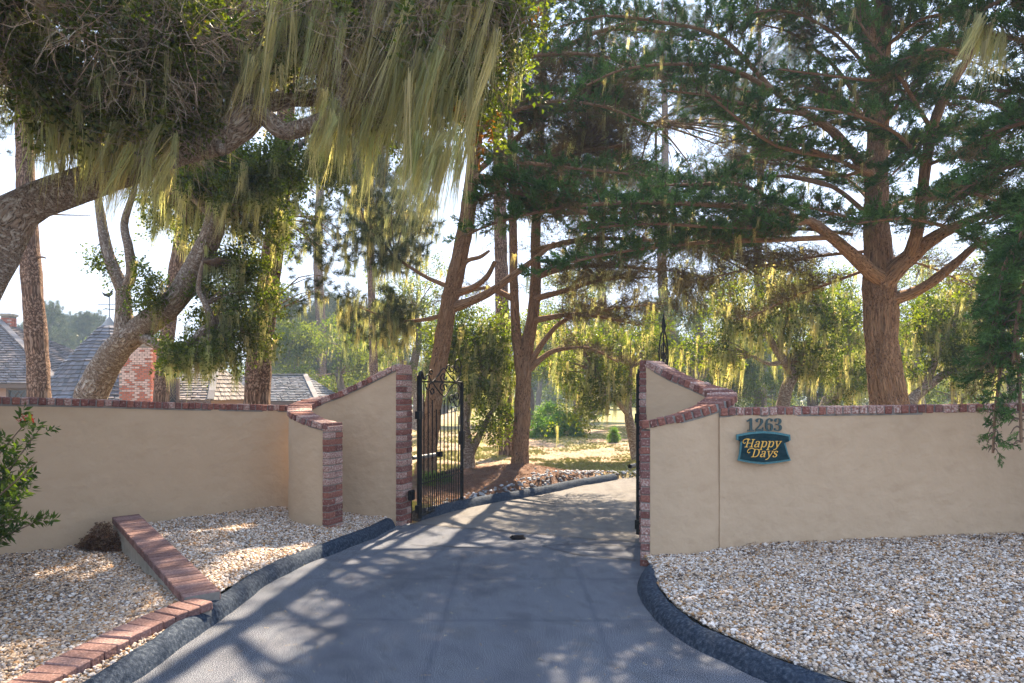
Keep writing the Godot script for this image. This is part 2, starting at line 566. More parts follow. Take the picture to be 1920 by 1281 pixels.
func pier(parent: Node, foot: Vector3, outward: Vector3, top: float, white: float) -> void:
	# brick end of a wall: courses of one stretcher or two headers across a 0.27 m thick end
	var f := frame_of(outward)
	var y := foot.y
	var k := 0
	while y < top - 0.02:
		var c := foot + Vector3(0, y - foot.y + 0.033, 0)
		if k % 2 == 0:
			part("brick", brick_mesh(Vector3(0.088, 0.066, 0.276), red_brick(white)), parent, Transform3D(f, c + outward * rr(-0.002, 0.003)))
		else:
			for sg in [-1, 1]:
				part("brick", brick_mesh(Vector3(0.088, 0.066, 0.133), red_brick(white)), parent, Transform3D(f, c + f.z * 0.0715 * sg + outward * rr(-0.002, 0.003)))
		y += 0.0762
		k += 1
	var b := Buf.new()
	b.box(Transform3D(f, Vector3(foot.x, (foot.y + top) * 0.5 - 0.1, foot.z) - outward * 0.004), Vector3(0.076, top - foot.y + 0.16, 0.262))
	part("mortar", b.mesh(M.mortar), parent)

# a wall that sweeps round in a C from a short brick pier up to the tall gate pier
func c_wall(called: String, label: String, p: Array, foot_a: float, foot_b: float, white: float) -> void:
	var o := thing(called, label, "wall", Vector3(p[2].x, 0, p[2].z))
	var inv := Transform3D(Basis(), -o.position)
	var line := []
	for q in dense(p, 0.06):
		line.append(inv * q)
	var a: Vector3 = line[0]
	var z: Vector3 = line[-1]
	var ta: Vector3 = ((a - line[3]) * Vector3(1, 0, 1)).normalized()
	var tz: Vector3 = ((z - line[-4]) * Vector3(1, 0, 1)).normalized()
	part("stucco", wall_body(line, 0.125, 0.07).mesh(M.stucco), o)
	var b := Buf.new()
	sweep(b, line, [Vector2(-0.127, -0.09), Vector2(-0.13, -0.008), Vector2(0.13, -0.008), Vector2(0.127, -0.09)])
	part("mortar_bed", b.mesh(M.mortar), o)
	var cap := [a + ta * 0.08] + line + [z + tz * 0.08]
	cap[0].y = a.y
	cap[-1].y = z.y
	brick_cap(o, cap, white)
	pier(o, Vector3(a.x, foot_a, a.z) + ta * 0.044, ta, a.y - 0.078, white)
	pier(o, Vector3(z.x, foot_b, z.z) + tz * 0.044, tz, z.y - 0.078, white + 0.1)

var left_c := []
var right_c := []
var left_wall := []
var right_wall := []
var kerb_l := []
var kerb_r := []
var kerb_in := []

func lay_out() -> void:
	left_c = [_w(-2.12, 7.93, 1.30), _w(-2.35, 8.03, 1.355), _w(-2.55, 8.22, 1.43), _w(-2.61, 8.48, 1.51), _w(-2.48, 8.74, 1.585), _w(-2.2, 8.82, 1.66), _w(-1.8, 8.74, 1.82), _w(-1.40, 8.61, 2.0)]
	right_c = [_w(1.33, 6.58, 1.385), _w(1.62, 6.535, 1.455), _w(1.88, 6.58, 1.54), _w(2.05, 6.72, 1.61), _w(2.1, 6.9, 1.67), _w(2.0, 7.12, 1.735), _w(1.8, 7.33, 1.84), _w(1.56, 7.57, 2.005)]
	left_wall = [_w(-7.5, 3.8, 1.66), _w(-6.3, 5.25, 1.64), _w(-5.15, 6.78, 1.605), _w(-4.62, 7.42, 1.575), _w(-4.1, 8.05, 1.535), _w(-3.58, 8.6, 1.505), _w(-3.05, 8.98, 1.485), _w(-2.66, 9.14, 1.48)]
	right_wall = [_w(1.972, 6.592, 1.502), _w(2.8, 6.57, 1.515), _w(3.8, 6.54, 1.53), _w(4.9, 6.5, 1.548), _w(6.5, 6.3, 1.57), _w(9.0, 5.6, 1.6)]
	kerb_l = [_w(-4.2, 0.2, 0), _w(-2.95, 1.6, 0), _w(-2.3, 2.9, 0), _w(-2.15, 3.87, 0), _w(-2.13, 4.76, 0), _w(-2.1, 5.32, 0), _w(-2.1, 5.85, 0), _w(-1.98, 6.5, 0), _w(-1.78, 7.1, 0), _w(-1.55, 7.8, 0), _w(-1.42, 8.35, 0)]
	kerb_r = [_w(1.27, 6.36, 0), _w(1.13, 6.05, 0), _w(1.05, 5.7, 0), _w(1.02, 5.3, 0), _w(1.06, 4.8, 0), _w(1.14, 4.5, 0), _w(1.27, 4.2, 0), _w(1.43, 3.9, 0), _w(1.9, 3.3, 0), _w(2.9, 2.3, 0), _w(4.8, 1.0, 0)]
	kerb_in = [_w(-1.18, 8.86, 0), _w(-0.78, 9.5, 0), _w(-0.36, 10.1, 0), _w(0.15, 10.65, 0), _w(0.7, 11.3, 0), _w(1.16, 11.95, 0), _w(1.6, 12.45, 0), _w(2.0, 12.9, 0)]

func build_walls() -> void:
	c_wall("gate_wall", "curved beige stucco wall with brick cap left of the open gate, rising to a tall brick pier", left_c, -0.02, -0.1, 0.42)
	c_wall("gate_wall", "curved beige stucco wall with brick cap right of the gate, next to the house number", right_c, 0.0, -0.1, 0.2)
	for side in 2:
		var p: Array = [left_wall, right_wall][side]
		var o := thing("garden_wall", ["long beige stucco garden wall with brick cap behind the low brick-topped wall", "beige stucco garden wall with brick cap carrying the house number and sign"][side], "wall", Vector3(p[3].x, 0, p[3].z))
		var line := []
		for q in dense(p, 0.12):
			line.append(q - o.position)
		part("stucco", wall_body(line, 0.12, 0.07).mesh(M.stucco), o)
		var b := Buf.new()
		sweep(b, line, [Vector2(-0.122, -0.09), Vector2(-0.125, -0.008), Vector2(0.125, -0.008), Vector2(0.122, -0.09)])
		part("mortar_bed", b.mesh(M.mortar), o)
		brick_cap(o, line, [0.22, 0.4][side], 0.275)

func build_low_wall() -> void:
	var far := _w(-4.2, 7.42, 0.315)
	var near := _w(-2.275, 5.015, 0.172)
	var o := thing("retaining_wall", "low sloping concrete wall topped with worn brick between two gravel beds", "wall", _w(-3.3, 6.2))
	var a := far - o.position
	var z := near - o.position
	var dir := (z - a).normalized()
	var f := frame_of(dir)
	var b := Buf.new()
	var line := dense([a, a.lerp(z, 0.33), a.lerp(z, 0.66), z], 0.1)
	sweep(b, line, [Vector2(-0.115, -0.4), Vector2(-0.118, -0.072), Vector2(0.118, -0.072), Vector2(0.115, -0.4)], 0.004)
	part("concrete", b.mesh(M.concrete), o)
	var m := Buf.new()
	sweep(m, line, [Vector2(-0.12, -0.075), Vector2(-0.122, -0.008), Vector2(0.122, -0.008), Vector2(0.12, -0.075)])
	part("mortar_bed", m.mesh(M.mortar), o)
	for e in even([a, z], 0.0755):
		part("brick", brick_mesh(Vector3(0.068, 0.068, 0.26), "paver_%d" % (rng.randi() % 3)), o, Transform3D(f * Basis.from_euler(Vector3(rr(-0.02, 0.02), rr(-0.02, 0.02), rr(-0.02, 0.02))), e[0] + Vector3(0, -0.034 + rr(-0.003, 0.003), 0)))
	# brick edging down to the street
	var p := [_w(-2.22, 4.92, 0.158), _w(-2.34, 4.72, 0.146), _w(-2.46, 4.4, 0.128), _w(-2.54, 3.95, 0.112), _w(-2.62, 3.5, 0.1), _w(-2.85, 2.9, 0.09), _w(-3.3, 2.2, 0.08)]
	var g := thing("brick_edging", "strip of mauve bricks laid flat along the left gravel bed", "edging", _w(-2.5, 4.0))
	var bed := Buf.new()
	var gl := []
	for q in dense(p, 0.1):
		gl.append(q - g.position)
	sweep(bed, gl, [Vector2(-0.09, -0.12), Vector2(-0.09, -0.014), Vector2(0.09, -0.014), Vector2(0.09, -0.12)])
	part("mortar_bed", bed.mesh(M.mortar), g)
	for e in even(gl, 0.103):
		var t := Transform3D(frame_of(e[1]) * Basis.from_euler(Vector3(rr(-0.03, 0.03), rr(-0.03, 0.03), rr(-0.02, 0.02))), e[0] + Vector3(0, -0.03 + rr(-0.004, 0.004), 0))
		part("brick", brick_mesh(Vector3(0.096, 0.06, 0.225), "paver_%d" % (rng.randi() % 3)), g, t)

func build_road() -> void:
	# near apron and, past the seam at the gate, the older drive
	var b := Buf.new()
	var l := [_w(-9, -4), _w(-4.25, 0.2), _w(-2.95, 1.6), _w(-2.33, 2.9), _w(-2.2, 3.87), _w(-2.18, 4.76), _w(-2.16, 5.85), _w(-2.03, 6.5), _w(-1.83, 7.1), _w(-1.6, 7.8), _w(-1.46, 8.4), _w(-1.3, 8.62)]
	var r := [_w(9, -4), _w(4.9, 1.0), _w(2.95, 2.3), _w(1.95, 3.3), _w(1.48, 3.9), _w(1.2, 4.5), _w(1.1, 4.8), _w(1.08, 5.3), _w(1.1, 5.7), _w(1.18, 6.05), _w(1.34, 6.45), _w(1.55, 7.4)]
	sheet(b, l, r, 220, 80, 0.0, 0.012, Color.WHITE, true)
	structure("driveway_apron", b.mesh(M.asphalt))
	b = Buf.new()
	l = [_w(-1.25, 8.58), _w(-0.82, 9.5), _w(-0.4, 10.1), _w(0.1, 10.65), _w(0.66, 11.3), _w(1.12, 11.95), _w(1.96, 12.95), _w(3.2, 13.9), _w(5.5, 15.2), _w(9, 16.2), _w(16, 17)]
	r = [_w(1.55, 7.36), _w(1.95, 8.3), _w(2.4, 9.0), _w(3.0, 9.7), _w(3.8, 10.3), _w(4.8, 10.9), _w(6.4, 11.6), _w(9, 12.4), _w(12, 13), _w(16, 13.6)]
	sheet(b, l, r, 160, 60, 0.0, 0.012, Color.WHITE, true)
	structure("driveway", b.mesh(M.old_asphalt))
	# seam and cracks, cut as thin dark grooves filled with tar
	b = Buf.new()
	for c in [[[-1.28, 8.6], [-0.4, 8.22], [0.4, 7.9], [1.1, 7.58], [1.55, 7.38]], [[0.33, 7.3], [0.62, 6.95], [1.0, 6.78], [1.22, 6.7]], [[0.33, 7.3], [0.7, 7.42], [1.2, 7.3], [1.5, 7.2]], [[-1.1, 7.4], [-0.6, 7.25], [-0.2, 7.28]]]:
		var pts := []
		for q in c:
			pts.append(_w(q[0], q[1], 0.006))
		pts = dense(pts, 0.06)
		for k in pts.size() - 1:
			var s := side_of(pts, k) * (0.007 + 0.004 * noise.get_noise_1d(k * 9.0))
			var s2 := side_of(pts, k + 1) * (0.007 + 0.004 * noise.get_noise_1d(k * 9.0 + 9.0))
			var j := Vector3(0, noise.get_noise_2d(pts[k].x * 1.4, pts[k].z * 1.4) * 0.012, 0)
			var j2 := Vector3(0, noise.get_noise_2d(pts[k + 1].x * 1.4, pts[k + 1].z * 1.4) * 0.012, 0)
			b.quad(pts[k] - s + j, pts[k] + s + j, pts[k + 1] + s2 + j2, pts[k + 1] - s2 + j2)
	structure("road_seam", b.mesh(M.crack))
	var prof := [Vector2(-0.02, -0.06), Vector2(0.0, 0.0), Vector2(0.014, 0.035), Vector2(0.03, 0.066), Vector2(0.055, 0.094), Vector2(0.09, 0.108), Vector2(0.125, 0.106), Vector2(0.155, 0.085), Vector2(0.17, -0.06)]
	for k in 3:
		b = Buf.new()
		var linek := dense([kerb_l, kerb_r, kerb_in][k], 0.04)
		if k == 1:
			sweep(b, linek, flip(prof), 0.013)
		else:
			sweep(b, linek, flip(prof), 0.013)
		structure("asphalt_kerb", b.mesh(M.kerb))

func flip(p: Array) -> Array:
	# the kerb leans away from the road, which lies to the right of each line
	var out := []
	for q in p:
		out.append(Vector2(-q.x, q.y))
	out.reverse()
	return out

# ---------------------------------------------------------------- gravel
func stone_mesh(sd: int) -> Mesh:
	var b := Buf.new()
	var q := []
	var f := (1.0 + sqrt(5.0)) * 0.5
	for p in [[-1, f, 0], [1, f, 0], [-1, -f, 0], [1, -f, 0], [0, -1, f], [0, 1, f], [0, -1, -f], [0, 1, -f], [f, 0, -1], [f, 0, 1], [-f, 0, -1], [-f, 0, 1]]:
		q.append(Vector3(p[0], p[1], p[2]).normalized() * rr(0.36, 0.6) * Vector3(1.0, 0.62, rr(0.75, 0.95)))
	for t in [[0, 11, 5], [0, 5, 1], [0, 1, 7], [0, 7, 10], [0, 10, 11], [1, 5, 9], [5, 11, 4], [11, 10, 2], [10, 7, 6], [7, 1, 8], [3, 9, 4], [3, 4, 2], [3, 2, 6], [3, 6, 8], [3, 8, 9], [4, 9, 5], [2, 4, 11], [6, 2, 10], [8, 6, 7], [9, 8, 1]]:
		b.tri(q[t[0]], q[t[2]], q[t[1]])
	return b.mesh(M.stone)

func stone_colour(brown: float) -> Color:
	var k := lerpf(rng.randf(), 1.0 - rng.randf() * 0.5, brown)
	var c := Color(0.5, 0.4, 0.32)
	if k < 0.3:
		c = Color(0.62, 0.56, 0.51)
	elif k < 0.55:
		c = Color(0.44, 0.33, 0.235)
	elif k < 0.69:
		c = Color(0.33, 0.19, 0.09)
	elif k < 0.8:
		c = Color(0.22, 0.18, 0.16)
	elif k < 0.86:
		c = Color(0.1, 0.07, 0.055)
	return c * rr(0.75, 1.15)

func gravel(called: String, label: String, l: Array, r: Array, per_m2: float, skip: Callable, brown := 0.0) -> void:
	var b := Buf.new()
	sheet(b, l, r, 40, 20, -0.012, 0.03)
	structure("gravel_bed", b.mesh(M.gravel_soil))
	var area := 0.0
	for k in 40:
		var p := line_at(l, (k + 0.5) / 40.0)
		var q := line_at(r, (k + 0.5) / 40.0)
		area += p.distance_to(q) * (line_at(l, (k + 1) / 40.0).distance_to(line_at(l, k / 40.0)) + line_at(r, (k + 1) / 40.0).distance_to(line_at(r, k / 40.0))) * 0.5
	var ts := [[], [], []]
	var cs := [PackedColorArray(), PackedColorArray(), PackedColorArray()]
	var widest := 0.0
	for k in 41:
		widest = maxf(widest, line_at(l, k / 40.0).distance_to(line_at(r, k / 40.0)))
	var lut_l := []
	var lut_r := []
	for k in 201:
		lut_l.append(line_at(l, k / 200.0))
		lut_r.append(line_at(r, k / 200.0))
	var want := int(area * per_m2)
	var tries := 0
	while want > 0 and tries < 600000:
		tries += 1
		var u := rng.randf() * 199.99
		var p: Vector3 = lut_l[int(u)].lerp(lut_l[int(u) + 1], u - int(u))
		var q: Vector3 = lut_r[int(u)].lerp(lut_r[int(u) + 1], u - int(u))
		if rng.randf() * widest > p.distance_to(q):
			continue
		var s := p.lerp(q, rng.randf())
		want -= 1
		if s.z > -2.6 or skip.call(s):
			continue
		s.y += noise.get_noise_2d(s.x * 1.4, s.z * 1.4) * 0.03 + rr(-0.012, 0.007)
		var sz := rr(0.011, 0.026) * (1.0 if rng.randf() < 0.86 else rr(1.3, 1.8))
		var t := Transform3D(Basis.from_euler(Vector3(rr(-0.5, 0.5), rr(0, TAU), rr(-0.5, 0.5))).scaled_local(Vector3.ONE * sz * 1.15), s)
		var g := rng.randi() % 3
		ts[g].append(t)
		cs[g].append(stone_colour(brown if rng.randf() < 0.6 else 0.0))
	var o := Node3D.new()
	o.name = numbered(called)
	add_child(o)
	o.set_meta("kind", "stuff")
	o.set_meta("label", label)
	o.set_meta("category", "gravel")
	for g in 3:
		multi("stones", stones[g], ts[g], cs[g], o).set_meta("kind", "stuff")

var stones := []
func build_gravel() -> void:
	for k in 3:
		stones.append(stone_mesh(k))
	var no := func(_p: Vector3) -> bool: return false
	# right bed, from the kerb up to the wall
	gravel("gravel", "pale gravel bed in front of the house number wall",
		[_w(1.25, 6.5, 0.1), _w(1.25, 6.15, 0.1), _w(1.19, 5.6, 0.1), _w(1.18, 5.1, 0.1), _w(1.27, 4.6, 0.1), _w(1.5, 4.1, 0.1), _w(1.75, 3.75, 0.1), _w(2.4, 3.0, 0.1), _w(3.6, 2.0, 0.1)],
		[_w(1.32, 6.56, 0.115), _w(1.7, 6.5, 0.14), _w(2.1, 6.52, 0.19), _w(3.0, 6.5, 0.25), _w(4.0, 6.48, 0.3), _w(5.0, 6.45, 0.34), _w(6.5, 6.25, 0.36), _w(8.0, 5.8, 0.36)], 4700.0, no)
	# upper left bed, between the low wall, the long wall and the gate wall
	gravel("gravel", "pale gravel bed between the low brick-topped wall and the gate wall",
		[_w(-2.25, 5.15, 0.12), _w(-2.25, 5.6, 0.12), _w(-2.18, 6.2, 0.11), _w(-2.0, 6.8, 0.1), _w(-1.82, 7.4, 0.09), _w(-1.62, 8.0, 0.08), _w(-1.5, 8.5, 0.06)],
		[_w(-2.35, 5.08, 0.12), _w(-3.2, 6.2, 0.17), _w(-4.25, 7.5, 0.17), _w(-3.9, 8.1, 0.17), _w(-3.3, 8.75, 0.16), _w(-2.6, 9.1, 0.15), _w(-2.0, 8.8, 0.13), _w(-1.5, 8.6, 0.08)], 4700.0, no)
	# lower left bed
	gravel("gravel", "tan gravel bed at the lower left below the low brick-topped wall",
		[_w(-2.3, 5.05, 0.1), _w(-2.5, 4.75, 0.095), _w(-2.6, 4.3, 0.085), _w(-2.66, 3.9, 0.075), _w(-2.76, 3.5, 0.07), _w(-3.0, 2.9, 0.06), _w(-3.4, 2.2, 0.06)],
		[_w(-2.4, 5.15, 0.09), _w(-3.3, 6.3, 0.05), _w(-4.3, 7.5, 0.02), _w(-4.75, 7.15, 0.03), _w(-5.2, 6.6, 0.06), _w(-6.2, 5.2, 0.06), _w(-7.0, 4.2, 0.06)], 4700.0, no, 0.4)
	# strip between the edging and the kerb
	gravel("gravel", "narrow strip of gravel between the flat brick edging and the kerb",
		[_w(-2.22, 4.75, 0.09), _w(-2.3, 4.3, 0.08), _w(-2.33, 3.9, 0.07), _w(-2.38, 3.4, 0.06), _w(-2.6, 2.8, 0.05)],
		[_w(-2.24, 4.75, 0.09), _w(-2.36, 4.3, 0.085), _w(-2.42, 3.9, 0.08), _w(-2.52, 3.4, 0.07), _w(-2.8, 2.8, 0.06)], 5000.0, no)

# ---------------------------------------------------------------- ground
func edge_at(p: Array, d: float) -> float:
	# x of a plan line at distance d
	for k in p.size() - 1:
		var a: float = -p[k].z
		var b: float = -p[k + 1].z
		if d >= a and d <= b:
			return lerpf(p[k].x, p[k + 1].x, (d - a) / maxf(b - a, 1e-4))
	return p[0].x if d < -p[0].z else p[-1].x

var road_l := []
var road_r := []
func ground_y(x: float, d: float) -> float:
	var y := 0.04 + noise.get_noise_2d(x * 0.15, d * 0.15) * 0.12 + noise.get_noise_2d(x * 0.9, d * 0.9) * 0.02
	y -= 1.3 * smoothstep(4.0, 10.0, -x) * smoothstep(10.0, 20.0, d)
	y += 0.16 * exp(-(pow(x - 0.05, 2) * 0.9 + pow(d - 12.6, 2) * 0.7))
	var lx := edge_at(road_l, d)
	var rx := edge_at(road_r, d)
	if d < 8.6:
		return -0.16
	var off := maxf(lx - x, x - rx)
	if d > 17.2:
		off = maxf(off, (d - 17.2) * 1.5)
	return lerpf(-0.12, y + 0.03, smoothstep(-0.02, 0.3, off - 0.05))

func ground_colour(x: float, d: float) -> Color:
	var a := noise.get_noise_2d(x * 0.35 + 40.0, d * 0.35)
	var b := noise.get_noise_2d(x * 1.3, d * 1.3 + 90.0)
	var c := Color(0.52, 0.4, 0.29).lerp(Color(0.38, 0.27, 0.18), clampf(0.5 + b * 1.2, 0, 1))
	c = c.lerp(Color(0.36, 0.34, 0.12), smoothstep(-0.1, 0.2, a + b * 0.4) * 0.8)
	var mulch := smoothstep(3.2, 1.2, Vector2(x - 0.2, (d - 11.7) * 0.9).length() + b)
	c = c.lerp(Color(0.19, 0.105, 0.07), mulch)
	var lawn := smoothstep(30.0, 38.0, d + a * 12.0) * smoothstep(-6.0, 0.0, x)
	return c.lerp(Color(0.25, 0.29, 0.08), lawn * 0.8)

func build_ground() -> void:
	road_l = [_w(-1.25, 8.58), _w(-0.95, 9.5), _w(-0.55, 10.1), _w(-0.05, 10.65), _w(0.5, 11.3), _w(0.98, 11.95), _w(1.86, 12.95), _w(3.2, 13.9), _w(5.5, 15.2), _w(9, 16.2), _w(16, 17.2)]
	road_r = [_w(1.55, 7.36), _w(1.95, 8.3), _w(2.4, 9.0), _w(3.0, 9.7), _w(3.8, 10.3), _w(4.8, 10.9), _w(6.4, 11.6), _w(9, 12.4), _w(16, 13.6), _w(60, 17.2)]
	var xs := []
	var x := -70.0
	while x <= 70.0:
		xs.append(x)
		x += 0.22 if x > -3.5 and x < 4.5 else (0.8 if absf(x) < 14.0 else 4.0)
	var ds := []
	var d := -14.0
	while d <= 130.0:
		ds.append(d)
		d += 0.22 if d > 8.0 and d < 18.0 else (0.8 if d < 40.0 and d > 8.0 else 4.0)
	var b := Buf.new()
	for dd in ds:
		for xx in xs:
			var e := 0.15
			var y := ground_y(xx, dd)
			var n := Vector3(y - ground_y(xx + e, dd), e, ground_y(xx, dd + e) - y).normalized()
			b.vert(_w(xx, dd, y), n, Vector2.ZERO, ground_colour(xx, dd))
	for k in ds.size() - 1:
		for j in xs.size() - 1:
			var q: int = k * xs.size() + j
			b.face(q, q + 1, q + xs.size())
			b.face(q + 1, q + xs.size() + 1, q + xs.size())
	structure("ground", b.mesh(M.ground))

# ---------------------------------------------------------------- gate, sign, small fittings
func rod(pts: Array, r: float, m: String, parent: Node, called: String, sides := 6, step := 0.02) -> MeshInstance3D:
	var b := Buf.new()
	var rs := []
	rs.resize(pts.size())
	rs.fill(r)
	var s := smooth_path(pts, rs, step) if pts.size() > 2 else [pts, rs]
	tube(b, s[0], s[1], sides)
	return part(called, b.mesh(M[m]), parent)

func leaf_xy(zx: float, zy: float) -> Vector3:
	# from a drawing of the gate leaf to the leaf's own plane: x along it, y up
	var px := 760.0 + zx / 4.0
	var u := (px - 780.0) / 86.0
	u = u * 0.866 / (1.0 - 0.134 * u)
	u = clampf(u, 0.0, 1.0)
	return Vector3(u * 1.42, EYE - (660.0 + zy / 4.0 - 736.0) / F * (8.72 + 1.35 * u), 0)

func gate_leaf(label: String, p: Vector3, turn: float, tall := false) -> void:
	var o := thing("gate_leaf", label, "gate", p, turn, "wrought iron gate leaves")
	rod([Vector3(0, 0.04, 0), Vector3(0, 1.86, 0)], 0.034, "iron", o, "hinge_post", 12)
	rod([Vector3(1.42, 0.05, 0), Vector3(1.42, 1.8, 0)], 0.026, "iron", o, "end_post", 10)
	rod([Vector3(0.0, 1.86, 0), Vector3(0.02, 1.9, 0), Vector3(0.07, 1.9, 0), Vector3(0.1, 1.85, 0), Vector3(0.15, 1.83, 0)], 0.02, "iron", o, "post_scroll", 8)
	rod([Vector3(0, 1.79, 0), Vector3(1.42, 1.8, 0)], 0.011, "iron", o, "top_rail")
	rod([Vector3(0, 0.07, 0), Vector3(1.42, 0.07, 0)], 0.016, "iron", o, "bottom_rail")
	rod([Vector3(0, 0.47, 0), Vector3(1.42, 0.47, 0)], 0.008, "iron", o, "middle_rail")
	var tops := [1.78, 1.7, 1.55, 1.42, 1.42, 1.55, 1.6, 1.45, 1.4, 1.3]
	for k in 10:
		var x := 0.13 + k * 0.1295
		rod([Vector3(x, 0.07, 0), Vector3(x, tops[k], 0)], 0.0085, "iron", o, "bar")
	for k in 11:
		var x := 0.065 + k * 0.1295
		var b := Buf.new()
		tube(b, [Vector3(x, 0.07, 0), Vector3(x, 0.5, 0), Vector3(x, 0.515, 0), Vector3(x, 0.53, 0), Vector3(x, 0.57, 0)], [0.007, 0.007, 0.014, 0.012, 0.001], 6)
		part("short_bar", b.mesh(M.iron), o)
	for q in [[[188, 152], [174, 134], [160, 148], [168, 166], [184, 164]], [[131, 210], [132, 185], [146, 170], [160, 184], [166, 206], [186, 224], [212, 214]], [[131, 240], [134, 268], [146, 284], [158, 268], [162, 244], [186, 226]], [[164, 288], [180, 316], [197, 300], [188, 274], [176, 284]],
		[[186, 223], [230, 178], [262, 134], [282, 125], [302, 146], [336, 190], [372, 223]], [[186, 229], [230, 288], [262, 322], [280, 331], [300, 315], [338, 262], [375, 233]], [[302, 188], [292, 206], [276, 196], [287, 174], [268, 164], [252, 188], [258, 212], [272, 225]], [[302, 262], [292, 246], [274, 255], [286, 282], [264, 288], [248, 266], [256, 244], [272, 230]],
		[[374, 224], [406, 182], [420, 120], [410, 70], [392, 54], [374, 70], [368, 110], [378, 144], [394, 148], [402, 128], [392, 110], [383, 120]], [[300, 128], [306, 104], [320, 97], [328, 112], [318, 126]], [[318, 126], [338, 146], [354, 142], [362, 122], [350, 106], [340, 116]],
		[[376, 236], [404, 254], [416, 306], [408, 372], [392, 410], [372, 402], [360, 372], [352, 380]], [[334, 384], [323, 352], [336, 324], [354, 330], [356, 354], [342, 362], [338, 348]], [[366, 350], [368, 320], [386, 308], [398, 326], [392, 352], [378, 354], [378, 338]]]:
		var pts := []
		for e in q:
			pts.append(leaf_xy(e[0], e[1]))
		rod(pts, 0.0095, "iron", o, "scroll", 6, 0.012)
	if tall:
		# the crest that stands over the meeting of the two leaves
		var m := Vector3(1.22, 0, 0)
		for s in [-1.0, 1.0]:
			rod([m + Vector3(s * 0.06, 1.8, 0), m + Vector3(s * 0.2, 1.98, 0), m + Vector3(s * 0.25, 2.16, 0), m + Vector3(s * 0.16, 2.36, 0), m + Vector3(0, 2.48, 0)], 0.011, "iron", o, "crest", 6, 0.02)
			rod([m + Vector3(s * 0.02, 2.3, 0), m + Vector3(s * 0.14, 2.22, 0), m + Vector3(s * 0.13, 2.1, 0), m + Vector3(s * 0.05, 2.1, 0), m + Vector3(s * 0.07, 2.17, 0)], 0.009, "iron", o, "scroll", 6, 0.012)
			rod([m + Vector3(s * 0.02, 1.92, 0), m + Vector3(s * 0.13, 1.96, 0), m + Vector3(s * 0.12, 2.05, 0), m + Vector3(s * 0.05, 2.02, 0)], 0.009, "iron", o, "scroll", 6, 0.012)
		rod([m + Vector3(0, 1.8, 0), m + Vector3(0, 2.46, 0)], 0.011, "iron", o, "crest_stem")
		var sp := Buf.new()
		tube(sp, [m + Vector3(0, 2.44, 0), m + Vector3(0, 2.5, 0), m + Vector3(0, 2.56, 0), m + Vector3(0, 2.68, 0)], [0.012, 0.035, 0.022, 0.001], 8)
		part("finial", sp.mesh(M.iron), o)
	# latch on the free end, hinges, opener arm
	var b := Buf.new()
	b.box(Transform3D(Basis(), Vector3(1.41, 0.98, 0)), Vector3(0.06, 0.2, 0.08))
	b.box(Transform3D(Basis(), Vector3(1.45, 0.86, 0)), Vector3(0.05, 0.08, 0.05))
	part("latch", b.mesh(M.iron), o)
	for y in [0.16, 1.36]:
		b = Buf.new()
		b.box(Transform3D(Basis(), Vector3(-0.02, y, 0)), Vector3(0.1, 0.1, 0.06))
		part("hinge", b.mesh(M.iron), o)
	rod([Vector3(0.05, 0.8, -0.12), Vector3(0.6, 0.8, -0.05)], 0.026, "steel", o, "opener_arm", 10)
	b = Buf.new()
	b.box(Transform3D(Basis(), Vector3(0.68, 0.8, -0.03)), Vector3(0.09, 0.07, 0.07))
	part("opener_bracket", b.mesh(M.black_plastic), o)

func lettering(text: String, size: float, depth: float, m: String, parent: Node, called: String, t: Transform3D, serif := true, bold := false) -> MeshInstance3D:
	var f := SystemFont.new()
	f.font_names = PackedStringArray(["Droid Serif" if serif else "Droid Sans"])
	f.font_weight = 700 if bold else 400
	var tm := TextMesh.new()
	tm.text = text
	tm.font = f
	tm.font_size = 64
	tm.pixel_size = size / 64.0
	tm.depth = depth
	tm.material = M[m]
	return part(called, tm, parent, t)

func sweep_flat(parent: Node, called: String, pts: Array, depth: float, m: String, z: float) -> void:
	var poly := PackedVector2Array()
	for q in pts:
		poly.append(Vector2(q[0], q[1]))
	var tri := Geometry2D.triangulate_polygon(poly)
	var b := Buf.new()
	for k in range(0, tri.size(), 3):
		var a := Vector3(poly[tri[k]].x, poly[tri[k]].y, z + depth)
		var c := Vector3(poly[tri[k + 1]].x, poly[tri[k + 1]].y, z + depth)
		var d := Vector3(poly[tri[k + 2]].x, poly[tri[k + 2]].y, z + depth)
		if (d - a).cross(c - a).z < 0.0:
			b.tri(a, d, c)
		else:
			b.tri(a, c, d)
	for k in poly.size():
		var p := poly[k]
		var q := poly[(k + 1) % poly.size()]
		b.quad(Vector3(p.x, p.y, z), Vector3(q.x, q.y, z), Vector3(q.x, q.y, z + depth), Vector3(p.x, p.y, z + depth))
	part(called, b.mesh(M[m]), parent)

